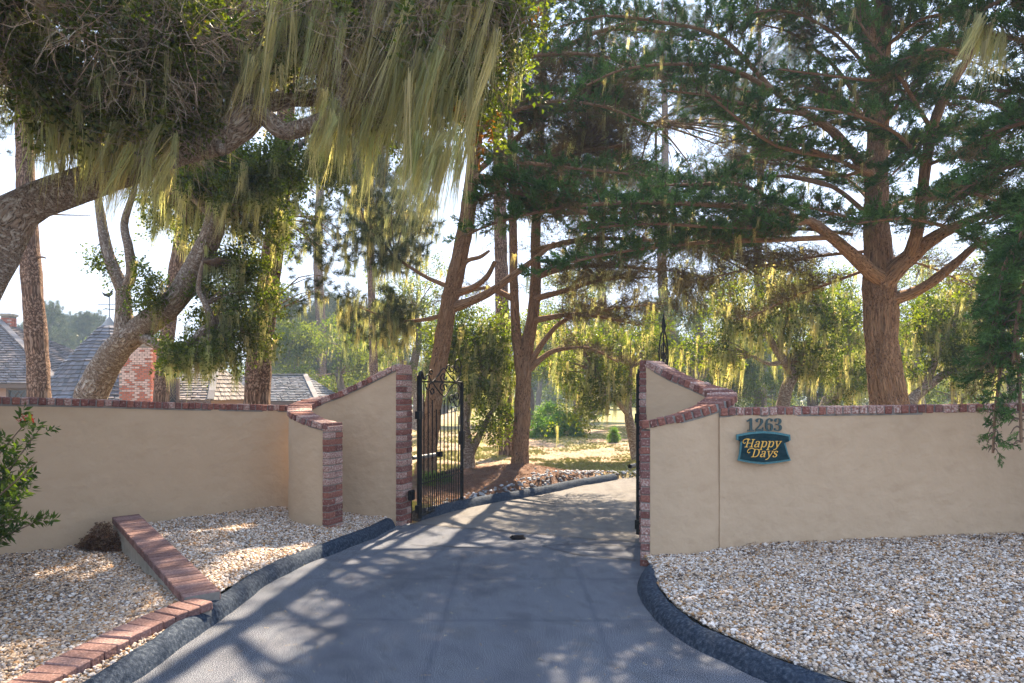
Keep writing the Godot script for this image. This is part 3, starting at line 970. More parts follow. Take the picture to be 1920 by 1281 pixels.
func build_gate_things() -> void:
	gate_leaf("open wrought iron gate leaf with scrolled top beside the white-streaked brick pier", _w(-1.185, 8.74), deg_to_rad(71.8))
	gate_leaf("open wrought iron gate leaf seen edge-on beside the right brick pier", _w(1.44, 7.74), deg_to_rad(64.5), true)
	# sign and numerals on the right wall
	var face := -6.432
	var o := thing("house_sign", "dark teal shaped plaque with golden lettering Happy Days under the house number", "sign", Vector3(2.362, 1.11, face))
	var out := [[-0.252, 0.143], [-0.12, 0.168], [0.0, 0.178], [0.12, 0.168], [0.252, 0.143], [0.256, 0.09], [0.205, 0.07], [0.235, -0.04], [0.26, -0.1], [0.13, -0.122], [0.0, -0.136], [-0.13, -0.122], [-0.24, -0.1], [-0.226, -0.04], [-0.212, 0.088], [-0.252, 0.092]]
	sweep_flat(o, "border", out, 0.022, "sign_edge", 0.0)
	var inn := []
	for q in out:
		inn.append([q[0] * 0.93, (q[1] - 0.02) * 0.87 + 0.02])
	sweep_flat(o, "panel", inn, 0.006, "sign_face", 0.023)
	var slant := Basis(Vector3(1, 0, 0), Vector3(0.3, 1, 0), Vector3(0, 0, 1))
	lettering("Happy", 0.107, 0.004, "gold", o, "lettering", Transform3D(slant, Vector3(-0.005, 0.062, 0.031)))
	lettering("Days", 0.107, 0.004, "gold", o, "lettering", Transform3D(slant, Vector3(0.012, -0.03, 0.031)))
	# the flourish that leads into each capital
	for y in [0.098, 0.008]:
		var s := Vector3(-0.192 + (0.042 if y < 0.05 else 0.0), y, 0.032)
		rod([s + Vector3(0.055, 0.006, 0), s + Vector3(0.03, 0.006, 0), s + Vector3(0.005, -0.004, 0), s + Vector3(-0.004, -0.026, 0), s + Vector3(0.01, -0.036, 0), s + Vector3(0.02, -0.026, 0)], 0.0035, "gold", o, "flourish", 6, 0.006)
	var words := {"1": "one", "2": "two", "6": "six", "3": "three"}
	for k in 4:
		var ch: String = "1263"[k]
		var n := thing("house_numeral", "dark green metal numeral %s on the wall above the plaque" % words[ch], "numeral", Vector3(2.245 + k * 0.086, 1.345, face), 0.0, "house number")
		lettering(ch, 0.165, 0.016, "numeral", n, "digit", Transform3D(Basis().scaled(Vector3(0.92, 1, 1)), Vector3(0, 0, 0.01)), true, true)
	# black box on the left pier and the gate stop on the road
	var f := frame_of(Vector3(0.32, 0, -0.95))
	var j := thing("junction_box", "small black box fixed low on the left brick pier", "box", _w(-1.262, 8.56, 0.36))
	part("housing", chamfered(Vector3(0.1, 0.13, 0.05), 0.008, 0.002).mesh(M.black_plastic), j, Transform3D(f, Vector3.ZERO))
	part("lid", chamfered(Vector3(0.07, 0.11, 0.012), 0.004, 0.001).mesh(M.black_plastic), j, Transform3D(f, f.z * 0.03))
	rod([Vector3(0, -0.06, 0), Vector3(0.005, -0.2, 0), Vector3(-0.005, -0.36, 0)], 0.007, "black_plastic", j, "conduit")
	var g := thing("gate_stop", "small black gate stop lying in the middle of the drive", "stop", _w(0.065, 7.72, 0.0), 0.25)
	var b := Buf.new()
	sweep(b, [Vector3(-0.065, 0, 0), Vector3(0.065, 0, 0)], [Vector2(-0.05, 0), Vector2(-0.035, 0.03), Vector2(0.02, 0.042), Vector2(0.05, 0.0)])
	part("block", b.mesh(M.black_plastic), g)
	part("base_plate", chamfered(Vector3(0.16, 0.012, 0.12), 0.003, 0.001).mesh(M.black_plastic), g, Transform3D(Basis(), Vector3(0, 0.008, 0)))

# ---------------------------------------------------------------- house
func roof_plane(b: Buf, e0: Vector3, e1: Vector3, r0: Vector3, r1: Vector3, course := 0.15, tint := Color(0.14, 0.13, 0.135)) -> void:
	var n := (e1 - e0).cross(r0 - e0 if r0.distance_to(e0) > 0.01 else r1 - e0).normalized()
	if n.y < 0.0:
		n = -n
	var rows := maxi(2, int(((r0 + r1) * 0.5).distance_to((e0 + e1) * 0.5) / course))
	for k in rows:
		var t0 := float(k) / rows
		var t1 := minf(1.0, (k + 1.25) / rows)
		var a := e0.lerp(r0, t0)
		var c := e1.lerp(r1, t0)
		var a1 := e0.lerp(r0, t1)
		var c1 := e1.lerp(r1, t1)
		var w := a.distance_to(c)
		var cnt := maxi(1, int(w / 0.17))
		for j in cnt:
			var u0 := (j + 0.03 + (rr(-0.2, 0.2) if j else 0.0)) / cnt
			var u1 := (j + 1.0) / cnt
			var lift := n * rr(0.045, 0.065)
			var sl := (a1 - a).normalized() * rr(-0.02, 0.015)
			var p := a.lerp(c, u0) + lift + sl
			var q := a.lerp(c, u1) + lift + sl
			var col := tint * rr(0.7, 1.3)
			col = col.lerp(Color(col.r * 1.2, col.g, col.b * 0.85), rng.randf() * 0.5)
			b.quad(p, a1.lerp(c1, u0) + n * 0.01, a1.lerp(c1, u1) + n * 0.01, q, col)
			b.quad(p, q, q - lift, p - lift, col * 0.8)

func ridge_cap(parent: Node, a: Vector3, b: Vector3) -> void:
	var m := Buf.new()
	var f := frame_of(b - a)
	var cnt := maxi(2, int(a.distance_to(b) / 0.28))
	for k in cnt:
		var p := a.lerp(b, (k + 0.5) / cnt)
		m.box(Transform3D(f * Basis.from_euler(Vector3(0, 0, 0.03)), p + Vector3.UP * 0.05), Vector3(0.3, 0.05, 0.22), Color(0.2, 0.185, 0.18) * rr(0.7, 1.25))
	part("ridge", m.mesh(M.shingle), parent)

func window_part(parent: Node, c: Vector3, w: float, h: float) -> void:
	var b := Buf.new()
	b.box(Transform3D(Basis(), c), Vector3(w, h, 0.04))
	var win := part("window", b.mesh(M.pane), parent)
	b = Buf.new()
	for s in [-1, 1]:
		b.box(Transform3D(Basis(), c + Vector3(s * (w * 0.5 + 0.04), 0, 0.03)), Vector3(0.09, h + 0.16, 0.09))
		b.box(Transform3D(Basis(), c + Vector3(0, s * (h * 0.5 + 0.04), 0.033)), Vector3(w, 0.09, 0.09))
	part("window_frame", b.mesh(M.timber), win)
	b = Buf.new()
	for k in 3:
		for s in [-1, 1]:
			b.box(Transform3D(Basis.from_euler(Vector3(0, 0, s * 0.9)), c + Vector3((k - 1) * w * 0.3, 0, 0.03)), Vector3(h * 1.05, 0.02, 0.012))
	part("glazing_bars", b.mesh(M.timber), win)

func roof_part(o: Node, planes: Array, tint := Color(0.14, 0.13, 0.135)) -> void:
	var b := Buf.new()
	for p in planes:
		roof_plane(b, p[0], p[1], p[2], p[3], 0.16, tint)
		# deck under the shingles
		b.quad(p[0], p[2], p[3], p[1], tint * 0.6)
	part("roof", b.mesh(M.shingle), o).set_meta("kind", "stuff")

func hip(o: Node, x0: float, x1: float, d0: float, d1: float, eave: float, ridge: float, run0: float, run1: float, tint := Color(0.14, 0.13, 0.135)) -> void:
	# hip roof over a rectangle, its ridge level and along x
	var dm := (d0 + d1) * 0.5
	var a := _w(x0, d0, eave)
	var b := _w(x1, d0, eave)
	var c := _w(x1, d1, eave)
	var d := _w(x0, d1, eave)
	var r0 := _w(x0 + run0, dm, ridge)
	var r1 := _w(x1 - run1, dm, ridge)
	roof_part(o, [[a, b, r0, r1], [b, c, r1, r1], [c, d, r1, r0], [d, a, r0, r0]], tint)
	ridge_cap(o, r0, r1)
	ridge_cap(o, b, r1)
	ridge_cap(o, a, r0)
	var w := Buf.new()
	w.box(Transform3D(Basis(), _w((x0 + x1) * 0.5, dm, eave * 0.5 - 1.3)), Vector3(x1 - x0 - 0.7, eave + 2.6, d1 - d0 - 0.7))
	part("wall", w.mesh(M.house_wall), o)
	var g := Buf.new()
	g.box(Transform3D(Basis(), _w((x0 + x1) * 0.5, d0 + 0.02, eave - 0.08)), Vector3(x1 - x0, 0.14, 0.06))
	part("eave_board", g.mesh(M.timber), o)

func chimney(o: Node, x: float, d: float, w: float, dp: float, y0: float, y1: float) -> void:
	var core := Buf.new()
	core.box(Transform3D(Basis(), _w(x, d, (y0 + y1) * 0.5)), Vector3(w, y1 - y0, dp))
	var c := part("chimney", core.mesh(M.mortar), o)
	var b := Buf.new()
	var rows := int((y1 - y0) / 0.07)
	for k in rows:
		var y := y0 + (k + 0.5) * 0.07
		var cnt := int(w / 0.17)
		for j in cnt + 1:
			var u := (j + (0.5 if k % 2 else 0.0)) / cnt
			if u > 1.01 - 0.3 / cnt:
				continue
			var nn := noise.get_noise_2d(u * 2.0 + 4.0, y * 0.9) + rr(-0.22, 0.22)
			var col := Color(0.36, 0.125, 0.08) * rr(0.75, 1.2) if nn > -0.06 else Color(0.5, 0.36, 0.31) * rr(0.8, 1.15)
			b.box(Transform3D(Basis(), _w(x - w * 0.5 + (u + 0.5 / cnt) * w, d - dp * 0.5, y)), Vector3(w / cnt - 0.025, 0.054, 0.03), col)
		for j in 3:
			for s in [-1, 1]:
				b.box(Transform3D(Basis(), _w(x + s * w * 0.5, d - dp * 0.5 + (j + 0.5) * dp / 3.0, y)), Vector3(0.03, 0.062, dp / 3.0 - 0.025), Color(0.34, 0.12, 0.08) * rr(0.75, 1.3))
	part("brickwork", b.mesh(M.shingle), c).set_meta("kind", "stuff")
	var t := Buf.new()
	t.box(Transform3D(Basis(), _w(x, d, y1 + 0.05)), Vector3(w + 0.1, 0.1, dp + 0.1))
	part("chimney_cap", t.mesh(M.concrete), c)

func build_house() -> void:
	var o := thing("house", "storybook house with steep grey shingle roofs, turret and red brick chimney beyond the left wall", "house", Vector3.ZERO)
	hip(o, -28.0, -15.9, 24.0, 31.0, 1.95, 4.55, 3.0, 4.8)
	window_part(o, _w(-17.55, 24.28, 1.42), 0.62, 0.62)
	window_part(o, _w(-19.2, 24.28, 1.42), 0.62, 0.62)
	chimney(o, -20.35, 27.6, 0.34, 0.4, 3.6, 4.72)
	hip(o, -17.0, -15.2, 26.4, 30.0, 1.95, 3.1, 0.2, 0.3, Color(0.14, 0.14, 0.155))
	# turret
	var tb := Buf.new()
	var c := _w(-14.75, 25.0)
	var prof := [[2.7, 0.9], [2.05, 1.55], [1.42, 2.72], [0.25, 4.08]]
	for k in 12:
		var a0 := TAU * k / 12.0
		var a1 := TAU * (k + 1) / 12.0
		var v0 := Vector3(cos(a0), 0, sin(a0))
		var v1 := Vector3(cos(a1), 0, sin(a1))
		for j in 3:
			var lo: Array = prof[j]
			var hi: Array = prof[j + 1]
			var up := Vector3.UP
			roof_plane(tb, c + v0 * lo[0] + up * lo[1], c + v1 * lo[0] + up * lo[1], c + v0 * hi[0] + up * hi[1], c + v1 * hi[0] + up * hi[1], 0.16, Color(0.12, 0.125, 0.145))
			tb.quad(c + v0 * lo[0] + up * lo[1], c + v0 * hi[0] + up * hi[1], c + v1 * hi[0] + up * hi[1], c + v1 * lo[0] + up * lo[1], Color(0.1, 0.1, 0.11))
	part("turret_roof", tb.mesh(M.shingle), o).set_meta("kind", "stuff")
	var cap := Buf.new()
	tube(cap, [c + Vector3(0, 4.0, 0), c + Vector3(0, 4.16, 0), c + Vector3(0, 4.44, 0)], [0.31, 0.2, 0.01], 12)
	part("turret_cap", cap.mesh(M.copper_sheet), o)
	var tw := Buf.new()
	tube(tw, [c + Vector3(0, -1.6, 0), c + Vector3(0, 1.2, 0)], [1.9, 1.9], 24)
	part("turret_wall", tw.mesh(M.house_wall), o)
	var vane := rod([c + Vector3(0, 4.3, 0), c + Vector3(0, 5.25, 0)], 0.018, "iron", o, "weathervane")
	rod([c + Vector3(-0.42, 4.86, 0), c + Vector3(0.42, 4.86, 0)], 0.014, "iron", vane, "arrow")
	rod([c + Vector3(0, 4.7, -0.28), c + Vector3(0, 4.7, 0.28)], 0.012, "iron", vane, "cross_arm")
	rod([c + Vector3(-0.24, 4.7, 0), c + Vector3(0.24, 4.7, 0)], 0.012, "iron", vane, "cross_arm")
	sweep_vane(vane, c + Vector3(-0.05, 5.2, 0))
	# wings to the right
	hip(o, -14.3, -12.6, 23.3, 27.0, 1.38, 2.6, 0.7, 0.4, Color(0.2, 0.185, 0.18))
	chimney(o, -12.55, 23.05, 1.02, 0.7, -1.2, 3.2)
	hip(o, -12.5, -10.6, 24.0, 28.5, 1.36, 2.75, 0.5, 0.75, Color(0.19, 0.175, 0.17))
	window_part(o, _w(-11.9, 23.96, 1.6), 0.3, 0.9)
	hip(o, -13.6, -8.4, 29.5, 34.5, 1.25, 2.45, 1.2, 1.3, Color(0.12, 0.13, 0.15))
	var p := thing("flat_roofed_house", "low house with a pale pink roof behind the turret", "house", _w(-22.6, 35.0))
	var fb := Buf.new()
	fb.box(Transform3D(Basis.from_euler(Vector3(0.15, 0, 0)), Vector3(0, 3.55, 0)), Vector3(4.4, 0.14, 4.0))
	part("roof", fb.mesh(M.pink_roof), p)
	fb = Buf.new()
	fb.box(Transform3D(Basis(), Vector3(0, 0.8, 0)), Vector3(3.8, 5.0, 3.4))
	part("wall", fb.mesh(M.house_wall), p)

func sweep_vane(parent: Node, p: Vector3) -> void:
	# the bird on the weathervane
	var b := Buf.new()
	tube(b, [p + Vector3(-0.22, 0.12, 0), p + Vector3(-0.12, 0.03, 0), p + Vector3(0.02, 0.0, 0), p + Vector3(0.12, 0.07, 0), p + Vector3(0.14, 0.17, 0), p + Vector3(0.21, 0.16, 0)], [0.01, 0.05, 0.07, 0.06, 0.04, 0.006], 8)
	part("bird", b.mesh(M.iron), parent)

# ---------------------------------------------------------------- leaf shapes, shared by all trees
var S := {}
func perp(d: Vector3) -> Vector3:
	var a := d.cross(Vector3.UP if absf(d.y) < 0.9 else Vector3.RIGHT).normalized()
	return a.rotated(d.normalized(), rr(0, TAU))

func leaf(b: Buf, p: Vector3, d: Vector3, s: Vector3, l: float, w: float, col: Color) -> void:
	# blade folded a little along its midrib
	var n := d.cross(s).normalized()
	var m := p + d * l * 0.45
	var a := m + s * w * 0.5 + n * w * 0.18
	var c := m - s * w * 0.5 + n * w * 0.18
	var t := p + d * l - n * l * 0.08
	b.tri(p, a, m, col)
	b.tri(p, m, c, col)
	b.tri(a, t, m, col)
	b.tri(m, t, c, col)

func spike(b: Buf, p: Vector3, d: Vector3, l: float, w: float, col: Color) -> void:
	# slim three-sided spike
	var s := perp(d) * w
	var s2 := s.rotated(d, TAU / 3.0)
	var s3 := s.rotated(d, -TAU / 3.0)
	var t := p + d * l
	b.tri(p + s, t, p + s2, col)
	b.tri(p + s2, t, p + s3, col)
	b.tri(p + s3, t, p + s, col)

func make_shapes() -> void:
	# oak: a twig with small leathery leaves (metres)
	for v in 3:
		var b := Buf.new()
		spike(b, Vector3.ZERO, Vector3.UP, 0.24, 0.003, Color(0.9, 0.8, 0.9))
		for k in 22:
			var y := rr(0.02, 0.23)
			var d := (perp(Vector3.UP) + Vector3.UP * rr(-0.2, 0.9)).normalized()
			leaf(b, Vector3(0, y, 0) + d * rr(0.005, 0.075), d, perp(d), rr(0.034, 0.056), rr(0.02, 0.032), Color.WHITE * rr(0.7, 1.35))
		S["oak%d" % v] = b.mesh(M.oak_leaf)
	# cypress: a flattened plume of cord-like twigs (unit length along +y)
	for v in 3:
		var b := Buf.new()
		var flat := Vector3(1.0, 1.0, 0.6)
		for k in 26:
			var t := k / 26.0
			var p := Vector3(sin(t * 5.0 + v) * 0.04, t * 0.92, cos(t * 4.0) * 0.03)
			var d := ((perp(Vector3.UP) + Vector3.UP * rr(0.6, 1.3)) * flat).normalized()
			var l := (0.46 - 0.3 * t) * rr(0.6, 1.2)
			spike(b, p, d, l, 0.02, Color.WHITE * rr(0.55, 1.0))
			for j in 4:
				var u := rr(0.15, 0.95)
				var e := ((d + perp(d) * rr(0.5, 0.9)) * flat).normalized()
				spike(b, p + d * l * u, e, l * rr(0.25, 0.55), 0.021, Color.WHITE * rr(0.6, 1.5))
		spike(b, Vector3(0, 0.85, 0), Vector3.UP, 0.2, 0.016, Color.WHITE * 1.3)
		S["cypress%d" % v] = b.mesh(M.cypress_leaf)
	# dry spray: thin branching twigs with few scales left
	for v in 2:
		var b := Buf.new()
		for k in 16:
			var t := k / 16.0
			var p := Vector3(sin(t * 5.0) * 0.04, t * 0.95, cos(t * 4.0) * 0.04)
			var d := (perp(Vector3.UP) + Vector3.UP * rr(0.5, 1.2)).normalized()
			var l := (0.5 - 0.3 * t) * rr(0.6, 1.2)
			spike(b, p, d, l, 0.01, Color.WHITE * rr(0.6, 1.2))
			for j in 4:
				spike(b, p + d * l * rr(0.3, 0.9), (d + perp(d) * rr(0.5, 1.0)).normalized(), l * rr(0.2, 0.45), 0.009, Color.WHITE * rr(0.7, 1.3))
		spike(b, Vector3.ZERO, Vector3.UP, 1.0, 0.012, Color.WHITE * 0.6)
		S["dry%d" % v] = b.mesh(M.cypress_leaf)
	# pine: a tuft of needles (unit size)
	for v in 2:
		var b := Buf.new()
		for k in 60:
			var d := (perp(Vector3.UP) + Vector3.UP * rr(-0.35, 1.5)).normalized()
			spike(b, Vector3(0, rr(-0.25, 0.25), 0), d, rr(0.4, 0.62), 0.013, Color.WHITE * rr(0.65, 1.35))
		S["pine%d" % v] = b.mesh(M.needle)
	# lace lichen: a tress of fine wavering strands hanging from the origin to y = -1
	for v in 4:
		var b := Buf.new()
		for k in 34:
			var a := rr(0, TAU)
			var r0 := pow(rng.randf(), 0.7) * 0.085
			var lock := k < 13
			var l := rr(0.35, 1.1) if lock else rr(0.2, 0.95)
			var p := Vector3(cos(a) * r0, rr(-0.1, 0.03), sin(a) * r0)
			var col := Color(1, 1, 1) * (rr(0.55, 1.3) if lock else rr(0.7, 1.2))
			var dir := Vector3(cos(a + 1.3), 0, sin(a + 1.3))
			var wd := rr(0.005, 0.0095) if lock else rr(0.0018, 0.0036)
			var last := p
			var lw := wd
			var drift := Vector3(rr(-0.05, 0.05), 0, rr(-0.05, 0.05))
			var walk := Vector3.ZERO
			for j in range(1, 8):
				var t := j / 7.0
				walk += (drift + Vector3(rr(-0.05, 0.05), 0, rr(-0.05, 0.05))) * l * 0.2
				var shrink := lerpf(1.0, 0.12, t)
				var q := Vector3(p.x * shrink, p.y - l * t, p.z * shrink) + walk
				var nw := wd * (1.0 - 0.94 * t) * (0.75 + 0.5 * rng.randf())
				b.quad(last - dir * lw, q - dir * nw, q + dir * nw, last + dir * lw, col)
				last = q
				lw = nw
		S["lichen%d" % v] = b.mesh(M.lichen)
	# bare tangle of fine twigs
	for v in 2:
		var b := Buf.new()
		for k in 16:
			var p := rv() * 0.12
			var d := rv().normalized()
			for j in 4:
				var l := rr(0.06, 0.12)
				spike(b, p, d, l * 1.5, 0.0026, Color.WHITE * rr(0.6, 1.4))
				p += d * l
				d = (d + rv() * 0.7).normalized()
		S["tangle%d" % v] = b.mesh(M.litter)
	# grass tuft
	var gb := Buf.new()
	for k in 14:
		var d := (Vector3.UP + perp(Vector3.UP) * rr(0.1, 0.9)).normalized()
		spike(gb, Vector3(rr(-0.3, 0.3), 0, rr(-0.3, 0.3)), d, rr(0.6, 1.2), 0.05, Color.WHITE * rr(0.7, 1.3))
	S["grass0"] = gb.mesh(M.grass_blade)
	# fallen chips and leaves
	var lb := Buf.new()
	for k in 9:
		var d := (Vector3(rr(-1, 1), rr(-0.25, 0.3), rr(-1, 1))).normalized()
		leaf(lb, Vector3(rr(-0.7, 0.7), rr(0.05, 0.25), rr(-0.7, 0.7)), d, d.cross(Vector3.UP).normalized(), rr(0.4, 0.8), rr(0.18, 0.36), Color.WHITE * rr(0.5, 1.4))
	S["chips0"] = lb.mesh(M.litter)
	# broad glossy leaves of the shrub
	for v in 2:
		var b := Buf.new()
		for k in 16:
			var y := rr(0.0, 0.14)
			var d := (perp(Vector3.UP) + Vector3.UP * rr(0.1, 1.0)).normalized()
			leaf(b, Vector3(0, y, 0), d, perp(d), rr(0.045, 0.075), rr(0.016, 0.024), Color.WHITE * rr(0.7, 1.3))
		S["shrub%d" % v] = b.mesh(M.oak_leaf)

const VARIANTS := {"oak": 3, "cypress": 3, "dry": 2, "pine": 2, "lichen": 4, "tangle": 2, "grass": 1, "chips": 1, "shrub": 2}
const PART := {"oak": "leaves", "cypress": "foliage", "dry": "dry_twigs", "pine": "needles", "lichen": "lichen", "tangle": "twigs", "grass": "blades", "chips": "chips", "shrub": "leaves"}

class Plant:
	var node: Node3D
	var base: Vector3
	var trunk := Buf.new()
	var twig := Buf.new()
	var ts := {}
	var cs := {}
	var bark: Material
	var w: Array = []

func tree(called: String, label: String, base: Vector3, bark_: String, group := "", category := "tree") -> Plant:
	var t := Plant.new()
	t.node = thing(called, label, category, base, 0.0, group)
	t.base = base
	t.bark = M[bark_]
	return t

func put(t: Plant, kind: String, p: Vector3, b: Basis, col: Color) -> void:
	var k := "%s%d" % [kind, rng.randi() % int(VARIANTS[kind])]
	if not t.ts.has(k):
		t.ts[k] = []
		t.cs[k] = PackedColorArray()
	t.ts[k].append(Transform3D(b, p - t.base))
	t.cs[k].append(col)

func done(t: Plant) -> void:
	if t.trunk.v.size():
		part("trunk", t.trunk.mesh(t.bark), t.node)
	if t.twig.v.size():
		part("branches", t.twig.mesh(M.twig), t.node).set_meta("kind", "stuff")
	for k in t.ts:
		multi(PART[k.left(k.length() - 1)], S[k], t.ts[k], t.cs[k], t.node).set_meta("kind", "stuff")

func loc(t: Plant, p: Array) -> Array:
	# pixel-and-distance triples to points in the tree's own axes
	var out := []
	for q in p:
		out.append(_at(q[0], q[1], q[2]) - t.base)
	return out

func stem(t: Plant, p: Array, r: Array, sides := 16, ridge := 0.1) -> void:
	limb(t.trunk, loc(t, p), r, sides, ridge)

func aim(d: Vector3, s: float) -> Basis:
	var y := d.normalized()
	var x := perp(y)
	return Basis(x * s, y * s, x.cross(y) * s)

func pick(c: Array) -> Color:
	var a: Color = c[0]
	var k: Color = a.lerp(c[1], rng.randf()) * rr(0.8, 1.2)
	k.r *= rr(0.9, 1.12)
	k.a = 1.0
	return k

# one range of leaf colour for each kind of plant, wherever it stands
const OAK := [Color(0.065, 0.1, 0.032), Color(0.19, 0.22, 0.065)]
const CYP := [Color(0.06, 0.145, 0.045), Color(0.17, 0.31, 0.08)]
const PINE := [Color(0.08, 0.12, 0.05), Color(0.17, 0.2, 0.08)]
# dead twigs and scales, brown to straw
const DRY := [Color(0.14, 0.1, 0.055), Color(0.29, 0.22, 0.1)]
const LICHEN := [Color(0.5, 0.53, 0.35), Color(0.7, 0.71, 0.5)]
const TWIGS := [Color(0.22, 0.175, 0.13), Color(0.42, 0.34, 0.26)]

func hang(t: Plant, p: Vector3, l: float, wind: float, cols: Array, fat := 1.0) -> void:
	var down := Vector3(-wind * rr(0.3, 1.5) + rr(-0.1, 0.1), -1.0, rr(-0.18, 0.18)).normalized()
	var x := perp(down)
	var wdt := fat * rr(0.5, 0.95)
	put(t, "lichen", p, Basis(x * wdt, -down * l, x.cross(-down) * wdt), pick(cols))

# a mass of leafy twigs growing from anchor points into an ellipsoid
func grow(t: Plant, kind: String, anchors: Array, c: Array, r: Array, n: int, per: int, o := {}) -> void:
	var centre := _at(c[0], c[1], c[2])
	var rad := Vector3(r[0] / F * c[2], r[1] / F * c[2], r[2])
	var an := []
	for a in anchors:
		an.append(_at(a[0], a[1], a[2]))
	var cols: Array = o.get("tint", OAK)
	var sz: Array = o.get("size", [0.8, 1.25])
	var spread: float = o.get("spread", 0.12)
	var lich: float = o.get("lichen", 0.0)
	var ll: Array = o.get("long", [0.25, 0.6])
	var lc: Array = o.get("lichen_tint", LICHEN)
	var wind: float = o.get("wind", 0.12)
	var up: float = o.get("up", 0.2)
	var tr: float = o.get("twig", 0.012)
	var mix: float = o.get("tangle", 0.0)
	if kind == "oak":
		n = int(n * oak_share)
	for k in n:
		var q := rv()
		q = q.normalized() * pow(q.length(), 0.55)
		var tgt := centre + q * rad
		var best: Vector3 = an[0]
		for a in an:
			if a.distance_squared_to(tgt) < best.distance_squared_to(tgt):
				best = a
		var reach := best.distance_to(tgt)
		if reach > 1.6 and k % 3:
			# side twig: start part of the way out
			best = best.lerp(tgt, 1.0 - rr(0.6, 1.2) / reach) + rv() * 0.15
			reach = best.distance_to(tgt)
		var ctl := best.lerp(tgt, 0.5) + rv() * reach * 0.18 + Vector3.UP * reach * 0.12
		if tr > 0.0:
			var pts := []
			var rs := []
			for j in 5:
				var u := j / 4.0
				pts.append(best.bezier_interpolate(ctl, ctl, tgt, u) - t.base)
				rs.append(lerpf(tr * clampf(reach, 0.5, 2.0), 0.0025, u))
			tube(t.twig, pts, rs, 4, 0.0, 1.0, false)
		for j in per:
			var u := clampf(pow(rng.randf(), 0.7) * 0.75 + 0.27, 0.0, 1.0)
			var p := best.bezier_interpolate(ctl, ctl, tgt, u) + rv() * spread
			var d := (tgt - ctl).normalized() * 0.7 + rv() * 0.9 + Vector3.UP * up
			var kk := "tangle" if rng.randf() < mix else kind
			put(t, kk, p, aim(d, rr(sz[0], sz[1])), pick(TWIGS if kk == "tangle" else cols))
			if rng.randf() < lich:
				hang(t, p, rr(ll[0], ll[1]), wind, lc)

# a cypress bough: a limb with flat sprays of plumes to both sides
func bough(t: Plant, p: Array, r0: float, side: float, cols: Array, o := {}) -> void:
	var rs := []
	for k in p.size():
		rs.append(lerpf(r0, 0.012, float(k) / (p.size() - 1)))
	var path: Array = smooth_path(loc(t, p), rs, 0.12)[0]
	var fine := []
	for k in path.size():
		fine.append(lerpf(r0, 0.01, pow(float(k) / (path.size() - 1), 0.8)))
	tube(t.trunk, path, fine, 8, 0.06)
	var start: float = o.get("start", 0.2)
	var gap: float = o.get("gap", 0.055)
	var dens: float = o.get("gap_plume", 0.085)
	var sz: Array = o.get("size", [0.2, 0.32])
	var kind: String = o.get("kind", "cypress")
	var droop: float = o.get("droop", 0.25)
	var total := length_of(path)
	var cnt := int(total * (1.0 - start) / gap)
	for k in cnt:
		var f := start + (1.0 - start) * (k + rng.randf()) / cnt
		var q := line_at(path, f)
		var tn := (line_at(path, minf(1.0, f + 0.02)) - line_at(path, maxf(0.0, f - 0.02))).normalized()
		var sd := tn.cross(Vector3.UP).normalized() * (1.0 if k % 2 else -1.0)
		var swell := 0.55 + 0.45 * noise.get_noise_1d(f * total * 1.1 + t.base.x * 7.0 + p[0][1])
		var l: float = side * rr(0.45, 1.1) * clampf(swell + 0.35, 0.3, 1.2) * lerpf(1.0, 0.45, f * f)
		var d := (sd * rr(0.6, 1.0) + tn * rr(0.35, 0.8) + Vector3.UP * rr(-0.12, 0.3)).normalized()
		var e := q + d * l + Vector3.DOWN * droop * l * l
		var ctl := q + d * l * 0.5 + Vector3.UP * 0.04
		var pts := []
		var tr := []
		for j in 4:
			pts.append(q.bezier_interpolate(ctl, ctl, e, j / 3.0))
			tr.append(lerpf(0.009, 0.003, j / 3.0))
		tube(t.twig, pts, tr, 4, 0.0, 1.0, false)
		var m := maxi(1, int(l / dens))
		for j in m:
			var u := (j + 0.6 + rr(-0.3, 0.3)) / m
			var pp := q.bezier_interpolate(ctl, ctl, e, clampf(u, 0, 1)) + rv() * 0.03
			var dd := (e - q).normalized() * 0.9 + rv() * 0.65 + Vector3.UP * 0.25
			put(t, kind, pp + t.base, aim(dd, rr(sz[0], sz[1])), pick(cols))
			if rng.randf() < float(o.get("lichen", 0.0)):
				hang(t, pp + t.base, rr(0.12, 0.35), 0.1, LICHEN, 0.6)
			if rng.randf() < float(o.get("dry", 0.0)):
				put(t, "dry", pp + t.base + Vector3.DOWN * rr(0.02, 0.12), aim(dd + Vector3.DOWN * 0.5, rr(0.2, 0.35)), pick(DRY))

func build_trees() -> void:
	make_shapes()
	near_oak()
	leaning_oak()
	left_pines()
	centre_cypresses()
	right_cypress()
	edge_cypress()
	grove()
	far_trees()

